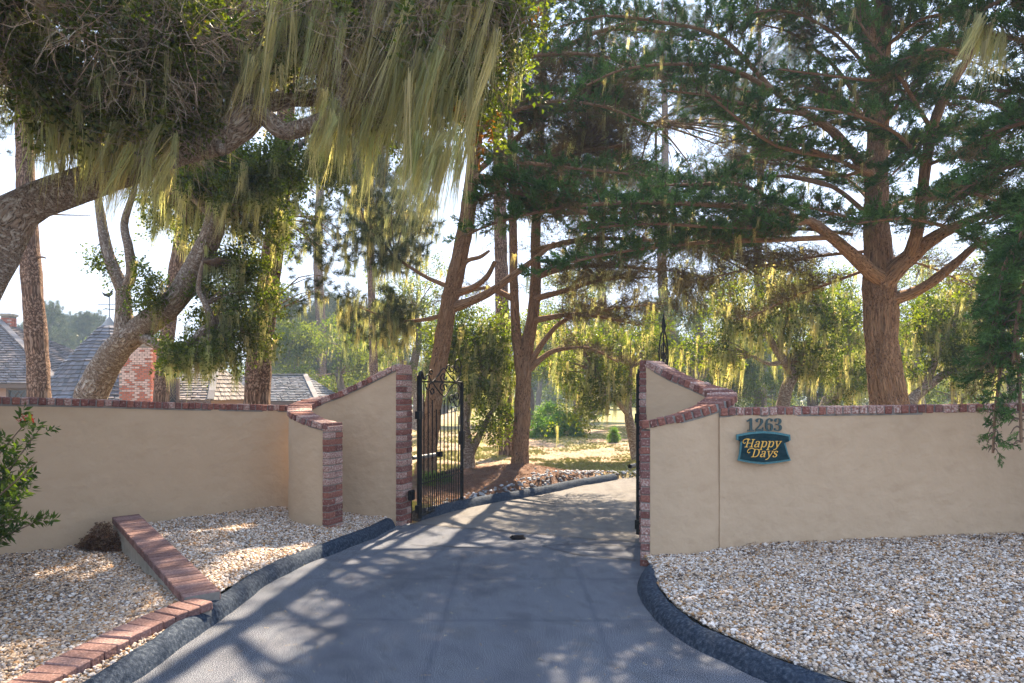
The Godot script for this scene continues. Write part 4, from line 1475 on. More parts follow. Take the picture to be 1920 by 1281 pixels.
var oak_share := 0.5
func near_oak() -> void:
	oak_share = 0.7
	var t := tree("oak_tree", "near live oak hung with long pale lichen, its limb crossing the upper left", _w(-4.75, 5.1, 0.0), "bark_oak")
	stem(t, [[-232, 1165, 5.1], [-225, 950, 5.1], [-170, 760, 5.15], [-80, 600, 5.25], [-12, 480, 5.4], [35, 395, 5.45], [110, 362, 5.5], [200, 330, 5.55], [300, 290, 5.6], [372, 270, 5.6], [415, 262, 5.6], [450, 235, 5.6], [478, 205, 5.6]], [0.3, 0.25, 0.21, 0.18, 0.165, 0.15, 0.135, 0.13, 0.13, 0.125, 0.12, 0.125, 0.115], 22)
	stem(t, [[476, 208, 5.6], [500, 222, 5.5], [530, 246, 5.45], [565, 240, 5.45], [610, 222, 5.4], [645, 180, 5.4], [640, 130, 5.4], [655, 95, 5.35], [700, 62, 5.3], [780, 20, 5.2], [860, -60, 5.0]], [0.09, 0.07, 0.066, 0.063, 0.06, 0.06, 0.058, 0.054, 0.05, 0.042, 0.03], 14)
	stem(t, [[478, 206, 5.6], [470, 170, 5.65], [445, 120, 5.7], [430, 50, 5.7], [400, -40, 5.7], [340, -140, 5.7]], [0.1, 0.085, 0.07, 0.06, 0.05, 0.03], 12)
	stem(t, [[480, 200, 5.6], [540, 185, 5.8], [600, 178, 6.0], [640, 120, 6.2], [720, 60, 6.3], [820, 0, 6.3]], [0.08, 0.07, 0.06, 0.05, 0.04, 0.025], 12)
	stem(t, [[300, 290, 5.6], [270, 210, 5.3], [220, 130, 5.0], [150, 60, 4.8], [60, 0, 4.6]], [0.07, 0.055, 0.045, 0.035, 0.02], 10)
	stem(t, [[-60, 560, 5.3], [-120, 380, 5.2], [-80, 200, 5.0], [0, 60, 4.8], [60, -80, 4.6]], [0.14, 0.11, 0.09, 0.06, 0.03], 12)
	# the sawn stub under the limb
	stem(t, [[412, 262, 5.6], [414, 274, 5.5], [415, 284, 5.42]], [0.05, 0.042, 0.04], 10, 0.04)
	var a := [[430, 50, 5.7], [445, 120, 5.7], [220, 130, 5.0], [150, 60, 4.8], [270, 210, 5.3], [0, 60, 4.8], [300, 290, 5.6], [120, 350, 5.5]]
	var tw := {"tangle": 0.25, "tint": OAK, "lichen": 0.1, "long": [0.15, 0.4], "spread": 0.16, "wind": 0.15}
	grow(t, "oak", a, [150, 60, 5.0], [260, 110, 0.7], 120, 6, tw)
	grow(t, "oak", a, [420, 60, 5.5], [200, 110, 0.6], 85, 6, tw)
	grow(t, "oak", a, [200, 190, 5.2], [170, 70, 0.4], 80, 6, {"tint": OAK, "tangle": 0.12, "lichen": 0.14, "long": [0.2, 0.5]})
	grow(t, "oak", a, [330, 190, 5.5], [110, 70, 0.4], 60, 6, {"tint": OAK, "tangle": 0.35, "lichen": 0.12})
	var b := [[640, 130, 5.4], [700, 62, 5.3], [780, 20, 5.2], [640, 120, 6.2], [720, 60, 6.3], [860, -60, 5.0]]
	grow(t, "oak", b, [760, 30, 5.5], [240, 110, 0.7], 95, 5, {"tint": OAK, "tangle": 0.45, "lichen": 0.15, "long": [0.3, 0.7], "wind": 0.25})
	grow(t, "oak", b, [880, 170, 6.0], [110, 120, 0.5], 80, 6, {"tint": OAK, "lichen": 0.05})
	grow(t, "oak", b, [960, 40, 5.6], [70, 45, 0.4], 34, 6, {"tint": OAK, "lichen": 0.05})
	grow(t, "oak", b, [730, 190, 6.2], [120, 110, 0.4], 70, 6, {"tint": OAK, "tangle": 0.3, "lichen": 0.25, "long": [0.3, 0.8], "wind": 0.2})
	# tan dead leaves
	for q in [[90, 25, 5.0], [110, 105, 5.0], [135, 100, 5.0], [170, 105, 5.1], [190, 108, 5.1], [205, 103, 5.1], [218, 110, 5.1], [175, 130, 5.1], [262, 125, 5.2], [345, 22, 5.4], [375, 65, 5.4], [278, 80, 5.3], [105, 190, 5.1], [105, 72, 5.0], [735, 50, 5.3], [870, 55, 5.4], [1010, 38, 5.4], [860, 200, 5.6], [870, 210, 5.6], [880, 225, 5.6], [892, 240, 5.6], [895, 262, 5.6], [900, 270, 5.6], [918, 222, 5.6], [315, 245, 5.4], [292, 213, 5.4]]:
		for j in 2:
			put(t, "shrub", _at(q[0], q[1], q[2]) + rv() * 0.03, aim(rv(), rr(0.7, 1.1)), Color(0.5, 0.2, 0.07) * rr(0.6, 1.2))
	# long tresses, combed to the left by the wind
	for g in [[[500, 0], [680, -30], 32, 0.55, 1.05, 0.2], [[640, -20], [960, -30], 70, 0.6, 1.25, 0.3], [[700, 60], [960, 60], 32, 0.5, 1.0, 0.32], [[740, 130], [900, 150], 42, 0.55, 1.1, 0.22], [[780, 250], [870, 270], 36, 0.5, 0.85, 0.25], [[200, 270], [330, 270], 46, 0.35, 0.62, 0.3], [[60, 190], [210, 260], 60, 0.3, 0.6, 0.08], [[0, -20], [60, 60], 40, 0.35, 0.8, 0.05], [[330, 290], [240, 300], 20, 0.25, 0.45, 0.4], [[590, 200], [700, 240], 34, 0.3, 0.55, 0.2], [[370, 120], [520, 130], 30, 0.25, 0.55, 0.1]]:
		for k in int(g[2] * 1.1):
			var u := rng.randf()
			var p := _at(lerpf(g[0][0], g[1][0], u) + rr(-18, 18), lerpf(g[0][1], g[1][1], u) + rr(-45, 40), rr(5.0, 5.9))
			hang(t, p, rr(g[3], g[4]), g[5] + rr(-0.06, 0.1), LICHEN, 0.85)
	# the rest of the round crown, to the left and towards the street
	stem(t, [[-140, 700, 5.2], [-330, 500, 4.8], [-600, 250, 4.2], [-900, 0, 3.6]], [0.16, 0.13, 0.09, 0.03], 12)
	stem(t, [[-120, 380, 5.2], [-260, 60, 4.4], [-300, -500, 3.0], [-300, -1400, 1.8]], [0.1, 0.08, 0.06, 0.03], 12)
	for q in [[-6.2, 3.6, 3.4], [-5.2, 3.4, 1.8], [-7.4, 3.4, 4.4], [-3.9, 5.0, 3.0], [-6.8, 3.0, 1.6], [-4.4, 5.2, 4.4], [-4.6, 3.6, 0.6], [-6.0, 5.0, 2.6]]:
		var an := []
		for e in [[-5.6, 3.6, 4.4], [-4.9, 4.3, 3.6], [-6.2, 3.9, 3.6]]:
			an.append([960.0 + e[0] / e[2] * F, 736.0 - (e[1] - EYE) / e[2] * F, e[2]])
		grow(t, "oak", an, [960.0 + q[0] / q[2] * F, 736.0 - (q[1] - EYE) / q[2] * F, q[2]], [1.35 / q[2] * F, 1.0 / q[2] * F, 1.3], 120, 7, {"tint": OAK, "size": [1.2, 1.9], "spread": 0.25, "lichen": 0.08, "tangle": 0.2})
	# crown above and behind the frame
	grow(t, "oak", [[60, -80, 4.6], [340, -140, 5.7], [0, 60, 4.8]], [150, -220, 4.6], [420, 160, 1.3], 60, 5, {"tint": OAK, "tangle": 0.3, "lichen": 0.1, "spread": 0.2})
	grow(t, "oak", [[860, -60, 5.0], [820, 0, 6.3], [340, -140, 5.7]], [700, -200, 5.3], [330, 140, 1.0], 50, 5, {"tint": OAK, "tangle": 0.3, "lichen": 0.1, "spread": 0.2})
	done(t)

func leaning_oak() -> void:
	oak_share = 1.0
	var t := tree("oak_tree", "leaning grey live oak with a bent trunk rising behind the left wall", _at(150, 870, 10.6), "bark_oak")
	stem(t, [[150, 872, 10.6], [165, 760, 10.55], [190, 700, 10.5], [225, 648, 10.4], [275, 608, 10.3], [325, 565, 10.2], [362, 510, 10.1], [390, 455, 10.0], [405, 410, 9.9], [400, 350, 9.9], [380, 270, 9.9], [385, 160, 9.8], [370, 20, 9.8], [350, -120, 9.8]], [0.286, 0.227, 0.210, 0.197, 0.185, 0.172, 0.160, 0.150, 0.139, 0.126, 0.109, 0.092, 0.076, 0.042], 28)
	stem(t, [[238, 632, 10.35], [232, 590, 10.3], [230, 545, 10.25], [212, 505, 10.2], [197, 455, 10.2], [188, 400, 10.2], [180, 350, 10.1], [176, 300, 10.0]], [0.2, 0.12, 0.1, 0.085, 0.075, 0.06, 0.045, 0.025], 14)
	stem(t, [[230, 550, 10.25], [246, 515, 10.2], [242, 470, 10.1], [233, 420, 10.1], [250, 360, 10.0], [262, 300, 9.9]], [0.085, 0.075, 0.065, 0.055, 0.04, 0.02], 12)
	stem(t, [[270, 632, 10.3], [305, 650, 10.1], [345, 650, 10.0], [380, 622, 9.9], [396, 605, 9.9], [385, 570, 9.8], [372, 540, 9.8], [380, 490, 9.7]], [0.1, 0.07, 0.065, 0.06, 0.055, 0.045, 0.035, 0.02], 12)
	stem(t, [[402, 425, 9.9], [430, 380, 9.8], [470, 330, 9.7], [520, 300, 9.6], [580, 260, 9.5]], [0.12, 0.1, 0.08, 0.06, 0.03], 12)
	stem(t, [[398, 400, 9.9], [350, 350, 9.8], [320, 310, 9.7], [280, 250, 9.6]], [0.1, 0.08, 0.05, 0.03], 10)
	var a := [[385, 570, 9.8], [380, 490, 9.7], [345, 650, 10.0], [396, 605, 9.9], [400, 350, 9.9], [430, 380, 9.8], [350, 350, 9.8], [470, 330, 9.7]]
	var gold := {"tint": OAK, "lichen": 0.3, "long": [0.22, 0.5], "wind": 0.04, "lichen_tint": LICHEN}
	grow(t, "oak", a, [455, 580, 10.5], [90, 100, 0.7], 80, 6, gold)
	grow(t, "oak", a, [380, 670, 9.9], [90, 22, 0.5], 46, 5, {"tint": OAK, "lichen": 0.55, "long": [0.2, 0.5], "wind": 0.02, "lichen_tint": LICHEN})
	grow(t, "oak", a, [335, 400, 10.9], [70, 90, 0.6], 56, 6, {"tint": OAK, "lichen": 0.3, "long": [0.3, 0.7], "wind": 0.12})
	grow(t, "oak", a, [475, 450, 10.6], [90, 90, 0.7], 64, 6, {"tint": OAK, "lichen": 0.2, "long": [0.25, 0.6], "wind": 0.06})
	grow(t, "oak", a, [440, 330, 10.5], [140, 60, 0.8], 90, 7, {"tint": OAK, "lichen": 0.12})
	grow(t, "oak", a, [420, 330, 9.4], [110, 60, 0.4], 70, 6, {"tint": OAK, "lichen": 0.2})
	grow(t, "oak", [[520, 300, 9.6], [580, 260, 9.5]], [580, 310, 9.5], [80, 80, 0.6], 50, 6, {"tint": OAK, "lichen": 0.1})
	grow(t, "oak", [[176, 300, 10.0], [262, 300, 9.9], [197, 455, 10.2], [242, 470, 10.1]], [190, 500, 10.2], [14, 36, 0.2], 8, 4, {"tint": OAK})
	grow(t, "oak", [[262, 300, 9.9], [280, 250, 9.6], [370, 20, 9.8], [176, 300, 10.0]], [290, 260, 10.5], [160, 60, 0.7], 60, 6, {"tint": OAK, "lichen": 0.25, "lichen_tint": LICHEN})
	grow(t, "oak", [[242, 470, 10.1], [325, 565, 10.2]], [280, 545, 10.0], [28, 50, 0.3], 18, 5, {"tint": OAK, "lichen": 0.2})
	grow(t, "oak", [[370, 20, 9.8], [385, 160, 9.8], [350, -120, 9.8]], [350, -60, 9.8], [300, 190, 1.6], 110, 7, {"tint": OAK, "lichen": 0.2, "lichen_tint": LICHEN, "spread": 0.2})
	done(t)

func left_pines() -> void:
	# pines with bare trunks, beyond the long wall
	var t := tree("pine_tree", "slender bare pine trunk at the far left beyond the wall", _at(78, 860, 13.0), "bark_pine", "pines behind the left wall")
	stem(t, [[78, 870, 13], [73, 740, 13], [68, 640, 13], [60, 540, 13], [53, 440, 13], [47, 330, 13], [44, 200, 13], [42, 60, 13], [40, -150, 13], [40, -420, 13]], [0.24, 0.19, 0.185, 0.175, 0.17, 0.155, 0.14, 0.12, 0.1, 0.05], 18)
	stem(t, [[64, 487, 13], [76, 482, 12.95], [86, 484, 12.9]], [0.03, 0.02, 0.012], 8, 0.05)
	stem(t, [[50, 395, 13], [100, 402, 13], [170, 404, 13.2]], [0.025, 0.016, 0.006], 6, 0.05)
	stem(t, [[42, 140, 13], [0, 130, 13], [-60, 90, 13]], [0.05, 0.035, 0.012], 6, 0.05)
	for q in [[-40, -60, 13, 160, 90], [120, -120, 13, 150, 80], [30, -320, 13, 190, 130], [-70, 230, 13.4, 90, 55]]:
		grow(t, "pine", [[42, 60, 13], [40, -150, 13], [40, -420, 13], [-60, 90, 13]], [q[0], q[1], q[2]], [q[3], q[4], 1.4], 26, 6, {"tint": PINE, "size": [0.22, 0.34], "spread": 0.25, "up": 0.6, "lichen": 0.05})
	done(t)
	t = tree("pine_tree", "stout pine trunk rising behind the wall left of the gate", _at(482, 860, 12.6), "bark_pine", "pines behind the left wall")
	stem(t, [[480, 875, 12.6], [482, 750, 12.6], [486, 680, 12.6], [495, 590, 12.6], [508, 500, 12.6], [520, 410, 12.6], [530, 300, 12.6], [540, 150, 12.6], [550, -50, 12.6], [560, -350, 12.6]], [0.3, 0.235, 0.225, 0.21, 0.19, 0.175, 0.16, 0.14, 0.11, 0.05], 20)
	for q in [[560, 60, 12.4, 130, 70], [470, -120, 12.6, 190, 80], [650, -80, 13, 170, 80], [560, -330, 12.6, 220, 140], [640, -120, 11.6, 170, 130], [440, -60, 11.6, 170, 120], [520, -220, 11.2, 200, 110]]:
		grow(t, "pine", [[540, 150, 12.6], [550, -50, 12.6], [560, -350, 12.6]], [q[0], q[1], q[2]], [q[3], q[4], 1.5], 30, 6, {"tint": PINE, "size": [0.22, 0.36], "spread": 0.28, "up": 0.6, "lichen": 0.05})
	grow(t, "pine", [[520, 410, 12.6], [495, 590, 12.6]], [600, 470, 12.4], [70, 90, 0.9], 26, 6, {"tint": PINE, "size": [0.2, 0.3], "spread": 0.2, "lichen": 0.35, "lichen_tint": LICHEN, "long": [0.2, 0.5]})
	done(t)
	t = tree("pine_tree", "thin pale pine trunk beside the house chimney", _at(300, 850, 14.5), "bark_pine", "pines behind the left wall")
	stem(t, [[298, 860, 14.5], [302, 740, 14.5], [310, 660, 14.5], [330, 500, 14.5], [360, 330, 14.5], [385, 200, 14.5], [400, 60, 14.5], [420, -200, 14.5]], [0.2, 0.155, 0.15, 0.14, 0.13, 0.12, 0.1, 0.05], 14)
	for q in [[330, 60, 14.5, 150, 70], [470, -60, 14.5, 150, 80]]:
		grow(t, "pine", [[400, 60, 14.5], [420, -200, 14.5]], [q[0], q[1], q[2]], [q[3], q[4], 1.5], 50, 6, {"tint": PINE, "size": [0.24, 0.36], "spread": 0.28, "up": 0.6})
	done(t)

func centre_cypresses() -> void:
	var t := tree("cypress_tree", "leaning brown cypress trunk seen through the open gate leaf", _at(798, 905, 12.9), "bark_cypress", "cypresses inside the gate")
	stem(t, [[796, 912, 12.9], [802, 850, 12.8], [810, 780, 12.7], [822, 690, 12.6], [838, 590, 12.4], [858, 500, 12.2], [872, 430, 12.0], [885, 330, 11.8], [895, 220, 11.6], [905, 60, 11.4], [912, -150, 11.2], [915, -420, 11]], [0.234, 0.167, 0.153, 0.149, 0.144, 0.142, 0.126, 0.117, 0.108, 0.090, 0.072, 0.036], 44, 0.16)
	stem(t, [[845, 578, 12.4], [880, 566, 12.2], [920, 547, 12.0], [960, 518, 11.8], [1000, 488, 11.6], [1040, 455, 11.4]], [0.11, 0.08, 0.07, 0.06, 0.045, 0.025], 12)
	stem(t, [[852, 550, 12.3], [885, 540, 12.2], [912, 520, 12.1], [928, 490, 12.0]], [0.08, 0.055, 0.05, 0.035], 10)
	stem(t, [[856, 515, 12.2], [875, 490, 12.1], [900, 482, 12.0], [918, 470, 12.0]], [0.07, 0.04, 0.035, 0.02], 10)
	stem(t, [[885, 330, 11.8], [935, 335, 11.5], [1000, 305, 11.2], [1090, 285, 11.0], [1180, 270, 10.8]], [0.08, 0.06, 0.05, 0.04, 0.02], 10)
	stem(t, [[850, 540, 12.3], [800, 520, 12.6], [740, 480, 13.0], [690, 430, 13.3]], [0.05, 0.035, 0.025, 0.012], 8)
	stem(t, [[838, 590, 12.4], [790, 600, 12.8], [740, 600, 13.2], [670, 575, 13.5]], [0.05, 0.035, 0.025, 0.012], 8)
	for q in [[[885, 330, 11.8], [980, 250, 11.2], [1080, 190, 10.8], [1180, 160, 10.6]], [[895, 220, 11.6], [1000, 120, 11.2], [1120, 60, 11.0], [1230, 30, 10.9]], [[890, 270, 11.7], [990, 330, 11.0], [1100, 330, 10.5], [1220, 310, 10.3]], [[905, 60, 11.4], [1000, -20, 11.3], [1120, -60, 11.2], [1260, -90, 11]], [[905, 100, 11.4], [840, 20, 12.2], [760, -20, 12.8], [660, -40, 13]], [[885, 330, 11.8], [1000, 390, 11.4], [1130, 400, 11.2], [1260, 390, 11.1]]]:
		bough(t, q, 0.06, 1.1, CYP, {"gap": 0.15, "size": [0.18, 0.3], "dry": 0.7, "lichen": 0.1, "gap_plume": 0.14})
	grow(t, "dry", [[1000, 305, 11.2], [1090, 285, 11.0], [980, 250, 11.2], [1100, 330, 10.5]], [1080, 220, 11.3], [170, 130, 1.0], 130, 7, {"tint": DRY, "size": [0.3, 0.5], "spread": 0.25, "lichen": 0.08, "lichen_tint": LICHEN})
	for q in [[[895, 240, 11.6], [960, 210, 10.6], [1040, 190, 9.8], [1130, 200, 9.2], [1210, 230, 9.0]], [[890, 280, 11.7], [950, 300, 10.6], [1030, 310, 9.8], [1120, 320, 9.3], [1220, 330, 9.0]], [[900, 140, 11.5], [980, 110, 10.6], [1060, 100, 10.0], [1150, 110, 9.5], [1260, 150, 9.2]], [[905, 60, 11.4], [960, 20, 10.6], [1030, 0, 10.0], [1120, 0, 9.6]]]:
		bough(t, q, 0.05, 0.95, CYP, {"gap": 0.085, "size": [0.16, 0.26], "dry": 0.5, "lichen": 0.05, "gap_plume": 0.12, "start": 0.25})
	# gold lichen on the left side
	grow(t, "pine", [[740, 480, 13.0], [690, 430, 13.3], [800, 520, 12.6]], [720, 430, 13.2], [110, 120, 1.0], 60, 5, {"tint": PINE, "size": [0.22, 0.34], "spread": 0.25, "lichen": 0.55, "lichen_tint": LICHEN, "long": [0.25, 0.6], "wind": 0.05})
	grow(t, "pine", [[740, 600, 13.2], [670, 575, 13.5], [790, 600, 12.8]], [710, 600, 13.4], [80, 60, 0.8], 40, 5, {"tint": PINE, "size": [0.22, 0.34], "spread": 0.25, "lichen": 0.5, "lichen_tint": LICHEN, "long": [0.25, 0.6], "wind": 0.05})
	for q in [[740, -20, 13.0, 110, 80], [690, -150, 13.0, 130, 90], [800, -130, 12.6, 110, 80], [640, 40, 13.4, 90, 60], [760, 90, 13.2, 90, 60]]:
		grow(t, "cypress", [[840, 20, 12.2], [760, -20, 12.8], [660, -40, 13], [905, 60, 11.4]], [q[0], q[1], q[2]], [q[3], q[4], 1.4], 26, 6, {"tint": CYP, "size": [0.26, 0.42], "spread": 0.28, "twig": 0.014, "lichen": 0.1})
	# crown above the frame
	for q in [[850, -260, 11.5, 260, 150], [1050, -330, 11.2, 260, 160], [900, -560, 11, 260, 160]]:
		grow(t, "cypress", [[912, -150, 11.2], [915, -420, 11]], [q[0], q[1], q[2]], [q[3], q[4], 2.6], 13, 6, {"tint": CYP, "size": [0.35, 0.55], "spread": 0.3, "twig": 0.016})
	done(t)
	t = tree("cypress_tree", "twin-stemmed reddish cypress standing on mulch beside the inner kerb", _at(975, 905, 13.2), "bark_cypress", "cypresses inside the gate")
	stem(t, [[974, 912, 13.2], [975, 880, 13.2], [977, 830, 13.2], [979, 770, 13.2], [982, 710, 13.2], [986, 660, 13.2], [998, 600, 13.2], [1005, 520, 13.1], [1004, 440, 13.0], [1010, 300, 13.0], [1018, 120, 13], [1025, -120, 13], [1030, -350, 13]], [0.230, 0.168, 0.152, 0.143, 0.139, 0.123, 0.107, 0.094, 0.086, 0.078, 0.066, 0.045, 0.025], 44, 0.19)
	stem(t, [[980, 715, 13.2], [972, 660, 13.2], [967, 600, 13.2], [963, 520, 13.2], [962, 430, 13.2], [958, 300, 13.2], [955, 120, 13.2], [950, -100, 13.2]], [0.12, 0.1, 0.09, 0.085, 0.075, 0.065, 0.05, 0.03], 16, 0.12)
	for q in [[[990, 690, 13.2], [1020, 640, 13.0], [1060, 600, 12.9], [1135, 582, 12.7], [1230, 570, 12.5]], [[985, 700, 13.2], [1030, 662, 13.0], [1070, 653, 12.9], [1110, 655, 12.8], [1160, 680, 12.6]], [[1004, 560, 13.1], [1060, 545, 12.7], [1130, 525, 12.4], [1230, 520, 12.2]], [[1004, 520, 13.1], [1070, 500, 12.5], [1160, 500, 12.0], [1280, 510, 11.7]], [[1004, 470, 13.0], [1090, 450, 12.4], [1200, 450, 12.0], [1330, 470, 11.6]], [[1004, 600, 13.1], [1090, 590, 12.6], [1200, 610, 12.3]], [[962, 560, 13.2], [910, 540, 13.4], [850, 560, 13.8]]]:
		bough(t, q, 0.07, 0.85, DRY, {"kind": "dry", "gap": 0.085, "size": [0.26, 0.42], "lichen": 0.2, "gap_plume": 0.13, "droop": 0.3, "start": 0.3})
	for q in [[1090, 330, 14.6, 130, 60], [1280, 310, 14.2, 160, 70], [1450, 300, 13.8, 130, 60], [1180, 420, 14.4, 140, 40]]:
		grow(t, "cypress", [[1010, 300, 13.0], [1110, 250, 12.6], [1230, 230, 12.3], [1018, 120, 13], [1150, 150, 12.6], [1080, 370, 12.4], [1290, 400, 11.4]], [q[0], q[1], q[2]], [q[3], q[4], 1.0], 9, 5, {"tint": CYP, "size": [0.24, 0.4], "spread": 0.25, "lichen": 0.12, "lichen_tint": LICHEN, "tangle": 0.0, "up": 0.1})
		grow(t, "dry", [[1010, 300, 13.0], [1230, 230, 12.3], [1290, 400, 11.4]], [q[0], q[1], q[2]], [q[3], q[4], 1.0], 7, 5, {"tint": DRY, "size": [0.28, 0.46], "spread": 0.25})
	for q in [[1080, 480, 12.4, 110, 40], [1220, 500, 12.0, 120, 40], [1350, 500, 11.8, 110, 40], [1460, 520, 11.8, 90, 36], [1130, 560, 12.6, 100, 40], [1280, 570, 12.2, 100, 30], [1180, 430, 12.2, 160, 30], [1380, 440, 12.0, 140, 30]]:
		grow(t, "dry", [[1135, 582, 12.7], [1130, 525, 12.4], [1160, 500, 12.0], [1200, 450, 12.0], [1280, 510, 11.7], [1330, 470, 11.6]], [q[0], q[1], q[2]], [q[3], q[4], 0.9], 15, 6, {"tint": DRY, "size": [0.26, 0.44], "spread": 0.22, "lichen": 0.3, "lichen_tint": LICHEN, "long": [0.15, 0.4], "up": 0.0})
	for q in [[[1010, 400, 13.0], [1080, 370, 12.4], [1170, 380, 11.8], [1290, 400, 11.4]], [[958, 300, 13.2], [900, 230, 13.4], [830, 190, 13.8], [750, 180, 14]], [[1010, 300, 13.0], [1110, 250, 12.6], [1230, 230, 12.3], [1350, 240, 12]], [[1018, 120, 13], [1120, 60, 12.6], [1240, 60, 12.3], [1360, 90, 12]], [[1015, 180, 13], [1150, 150, 12.6], [1300, 150, 12.3], [1440, 180, 12]]]:
		bough(t, q, 0.06, 1.1, CYP, {"gap": 0.16, "size": [0.18, 0.3], "dry": 0.9, "lichen": 0.12, "gap_plume": 0.15})
	for q in [[1010, -180, 13, 260, 110], [1180, -260, 12.5, 230, 130], [1030, -450, 13, 260, 150]]:
		grow(t, "cypress", [[1025, -120, 13], [1030, -350, 13], [950, -100, 13.2]], [q[0], q[1], q[2]], [q[3], q[4], 2.6], 13, 6, {"tint": CYP, "size": [0.35, 0.55], "spread": 0.3, "twig": 0.016})
	done(t)

func right_cypress() -> void:
	var t := tree("cypress_tree", "large furrowed cypress with spreading limbs behind the house number wall", _at(1670, 850, 10.8), "bark_cypress")
	stem(t, [[1673, 872, 10.8], [1670, 800, 10.8], [1667, 750, 10.8], [1658, 690, 10.8], [1651, 610, 10.8], [1649, 540, 10.8], [1646, 480, 10.8], [1643, 390, 10.8], [1646, 250, 10.8], [1652, 100, 10.8], [1658, -100, 10.8], [1665, -420, 10.8]], [0.378, 0.297, 0.267, 0.237, 0.224, 0.232, 0.185, 0.163, 0.146, 0.129, 0.095, 0.043], 64, 0.17)
	stem(t, [[1655, 535, 10.7], [1680, 505, 10.6], [1710, 478, 10.5], [1745, 450, 10.3], [1785, 428, 10.1], [1850, 400, 9.8]], [0.17, 0.14, 0.12, 0.1, 0.08, 0.04], 16)
	stem(t, [[1705, 482, 10.5], [1718, 440, 10.3], [1728, 380, 10.1], [1736, 310, 9.9], [1748, 245, 9.7], [1772, 180, 9.5], [1815, 110, 9.3], [1870, 30, 9.0]], [0.1, 0.09, 0.08, 0.075, 0.07, 0.06, 0.05, 0.03], 14)
	stem(t, [[1655, 525, 10.7], [1630, 508, 10.5], [1595, 475, 10.2], [1560, 445, 9.9], [1520, 415, 9.6]], [0.13, 0.11, 0.095, 0.08, 0.06], 14)
	stem(t, [[1672, 562, 10.7], [1705, 552, 10.6], [1745, 530, 10.4], [1790, 495, 10.2], [1840, 450, 10]], [0.11, 0.085, 0.075, 0.065, 0.04], 14)
	stem(t, [[1645, 345, 10.8], [1605, 295, 10.5], [1560, 245, 10.2], [1515, 215, 9.9], [1450, 170, 9.5]], [0.1, 0.075, 0.065, 0.055, 0.03], 12)
	stem(t, [[1648, 150, 10.8], [1632, 80, 10.6], [1615, 0, 10.4], [1600, -120, 10.2]], [0.11, 0.1, 0.09, 0.06], 12)
	for q in [[[1640, 230, 10.8], [1560, 120, 11.2], [1480, 60, 11.5]], [[1648, 200, 10.8], [1720, 120, 11], [1800, 90, 11.2]], [[1650, 170, 10.8], [1740, 60, 11], [1840, 20, 11.2]], [[1643, 420, 10.8], [1560, 350, 11.2], [1450, 330, 11.5], [1330, 350, 11.6]], [[1646, 300, 10.8], [1580, 330, 11.3], [1480, 310, 11.6]]]:
		var rs := []
		for k in q.size():
			rs.append(lerpf(0.045, 0.01, float(k) / (q.size() - 1)))
		stem(t, q, rs, 8, 0.06)
	# long green boughs reaching forward over the drive
	var green := {"gap": 0.055, "size": [0.15, 0.25], "gap_plume": 0.09, "start": 0.12, "dry": 0.1, "lichen": 0.03}
	bough(t, [[1520, 415, 9.6], [1420, 392, 8.8], [1300, 382, 8.2], [1170, 380, 7.8], [1040, 392, 7.5], [930, 418, 7.3], [878, 440, 7.2]], 0.055, 0.75, CYP, green)
	bough(t, [[1480, 400, 9.2], [1400, 350, 8.7], [1310, 345, 8.3], [1220, 350, 8.0]], 0.035, 0.6, CYP, green)
	bough(t, [[1520, 415, 9.6], [1430, 425, 9.0], [1330, 425, 8.5], [1220, 420, 8.2], [1100, 428, 8.0]], 0.04, 0.7, CYP, green)
	bough(t, [[1560, 445, 9.9], [1450, 450, 9.4], [1320, 455, 9.0], [1180, 470, 8.7], [1060, 495, 8.5], [1000, 520, 8.4]], 0.045, 0.65, CYP, {"gap": 0.06, "size": [0.18, 0.3], "gap_plume": 0.09, "dry": 0.3, "lichen": 0.08})
	bough(t, [[1100, 400, 7.6], [1010, 370, 7.5], [930, 360, 7.5], [890, 380, 7.5]], 0.03, 0.55, CYP, {"gap": 0.035, "size": [0.17, 0.27], "gap_plume": 0.06, "dry": 0.4, "start": 0.05})
	bough(t, [[1450, 170, 9.5], [1370, 130, 9.0], [1270, 120, 8.7], [1170, 130, 8.5], [1100, 160, 8.4]], 0.04, 0.7, CYP, green)
	bough(t, [[1515, 215, 9.9], [1420, 200, 9.3], [1330, 180, 8.9], [1250, 170, 8.7]], 0.04, 0.65, CYP, green)
	bough(t, [[1450, 170, 9.5], [1350, 70, 9.2], [1230, 40, 8.9], [1130, 30, 8.7], [1050, 50, 8.6]], 0.04, 0.7, CYP, green)
	bough(t, [[1605, 295, 10.5], [1530, 290, 9.7], [1450, 270, 9.2], [1380, 220, 8.9], [1300, 150, 8.7]], 0.045, 0.45, CYP, {"gap": 0.055, "size": [0.17, 0.27], "gap_plume": 0.08, "start": 0.35})
	bough(t, [[1643, 330, 10.8], [1570, 300, 10.0], [1500, 270, 9.3], [1430, 230, 9.0]], 0.04, 0.45, CYP, green)
	bough(t, [[1645, 250, 10.8], [1700, 160, 9.8], [1620, 150, 9.2], [1540, 140, 9.0], [1460, 130, 8.8]], 0.035, 0.5, CYP, green)
	bough(t, [[1736, 310, 9.9], [1680, 250, 9.3], [1600, 215, 9.0], [1500, 200, 8.8]], 0.035, 0.5, CYP, green)
	bough(t, [[1748, 245, 9.7], [1690, 150, 9.2], [1630, 70, 9.0], [1600, 20, 9.0]], 0.035, 0.45, CYP, green)
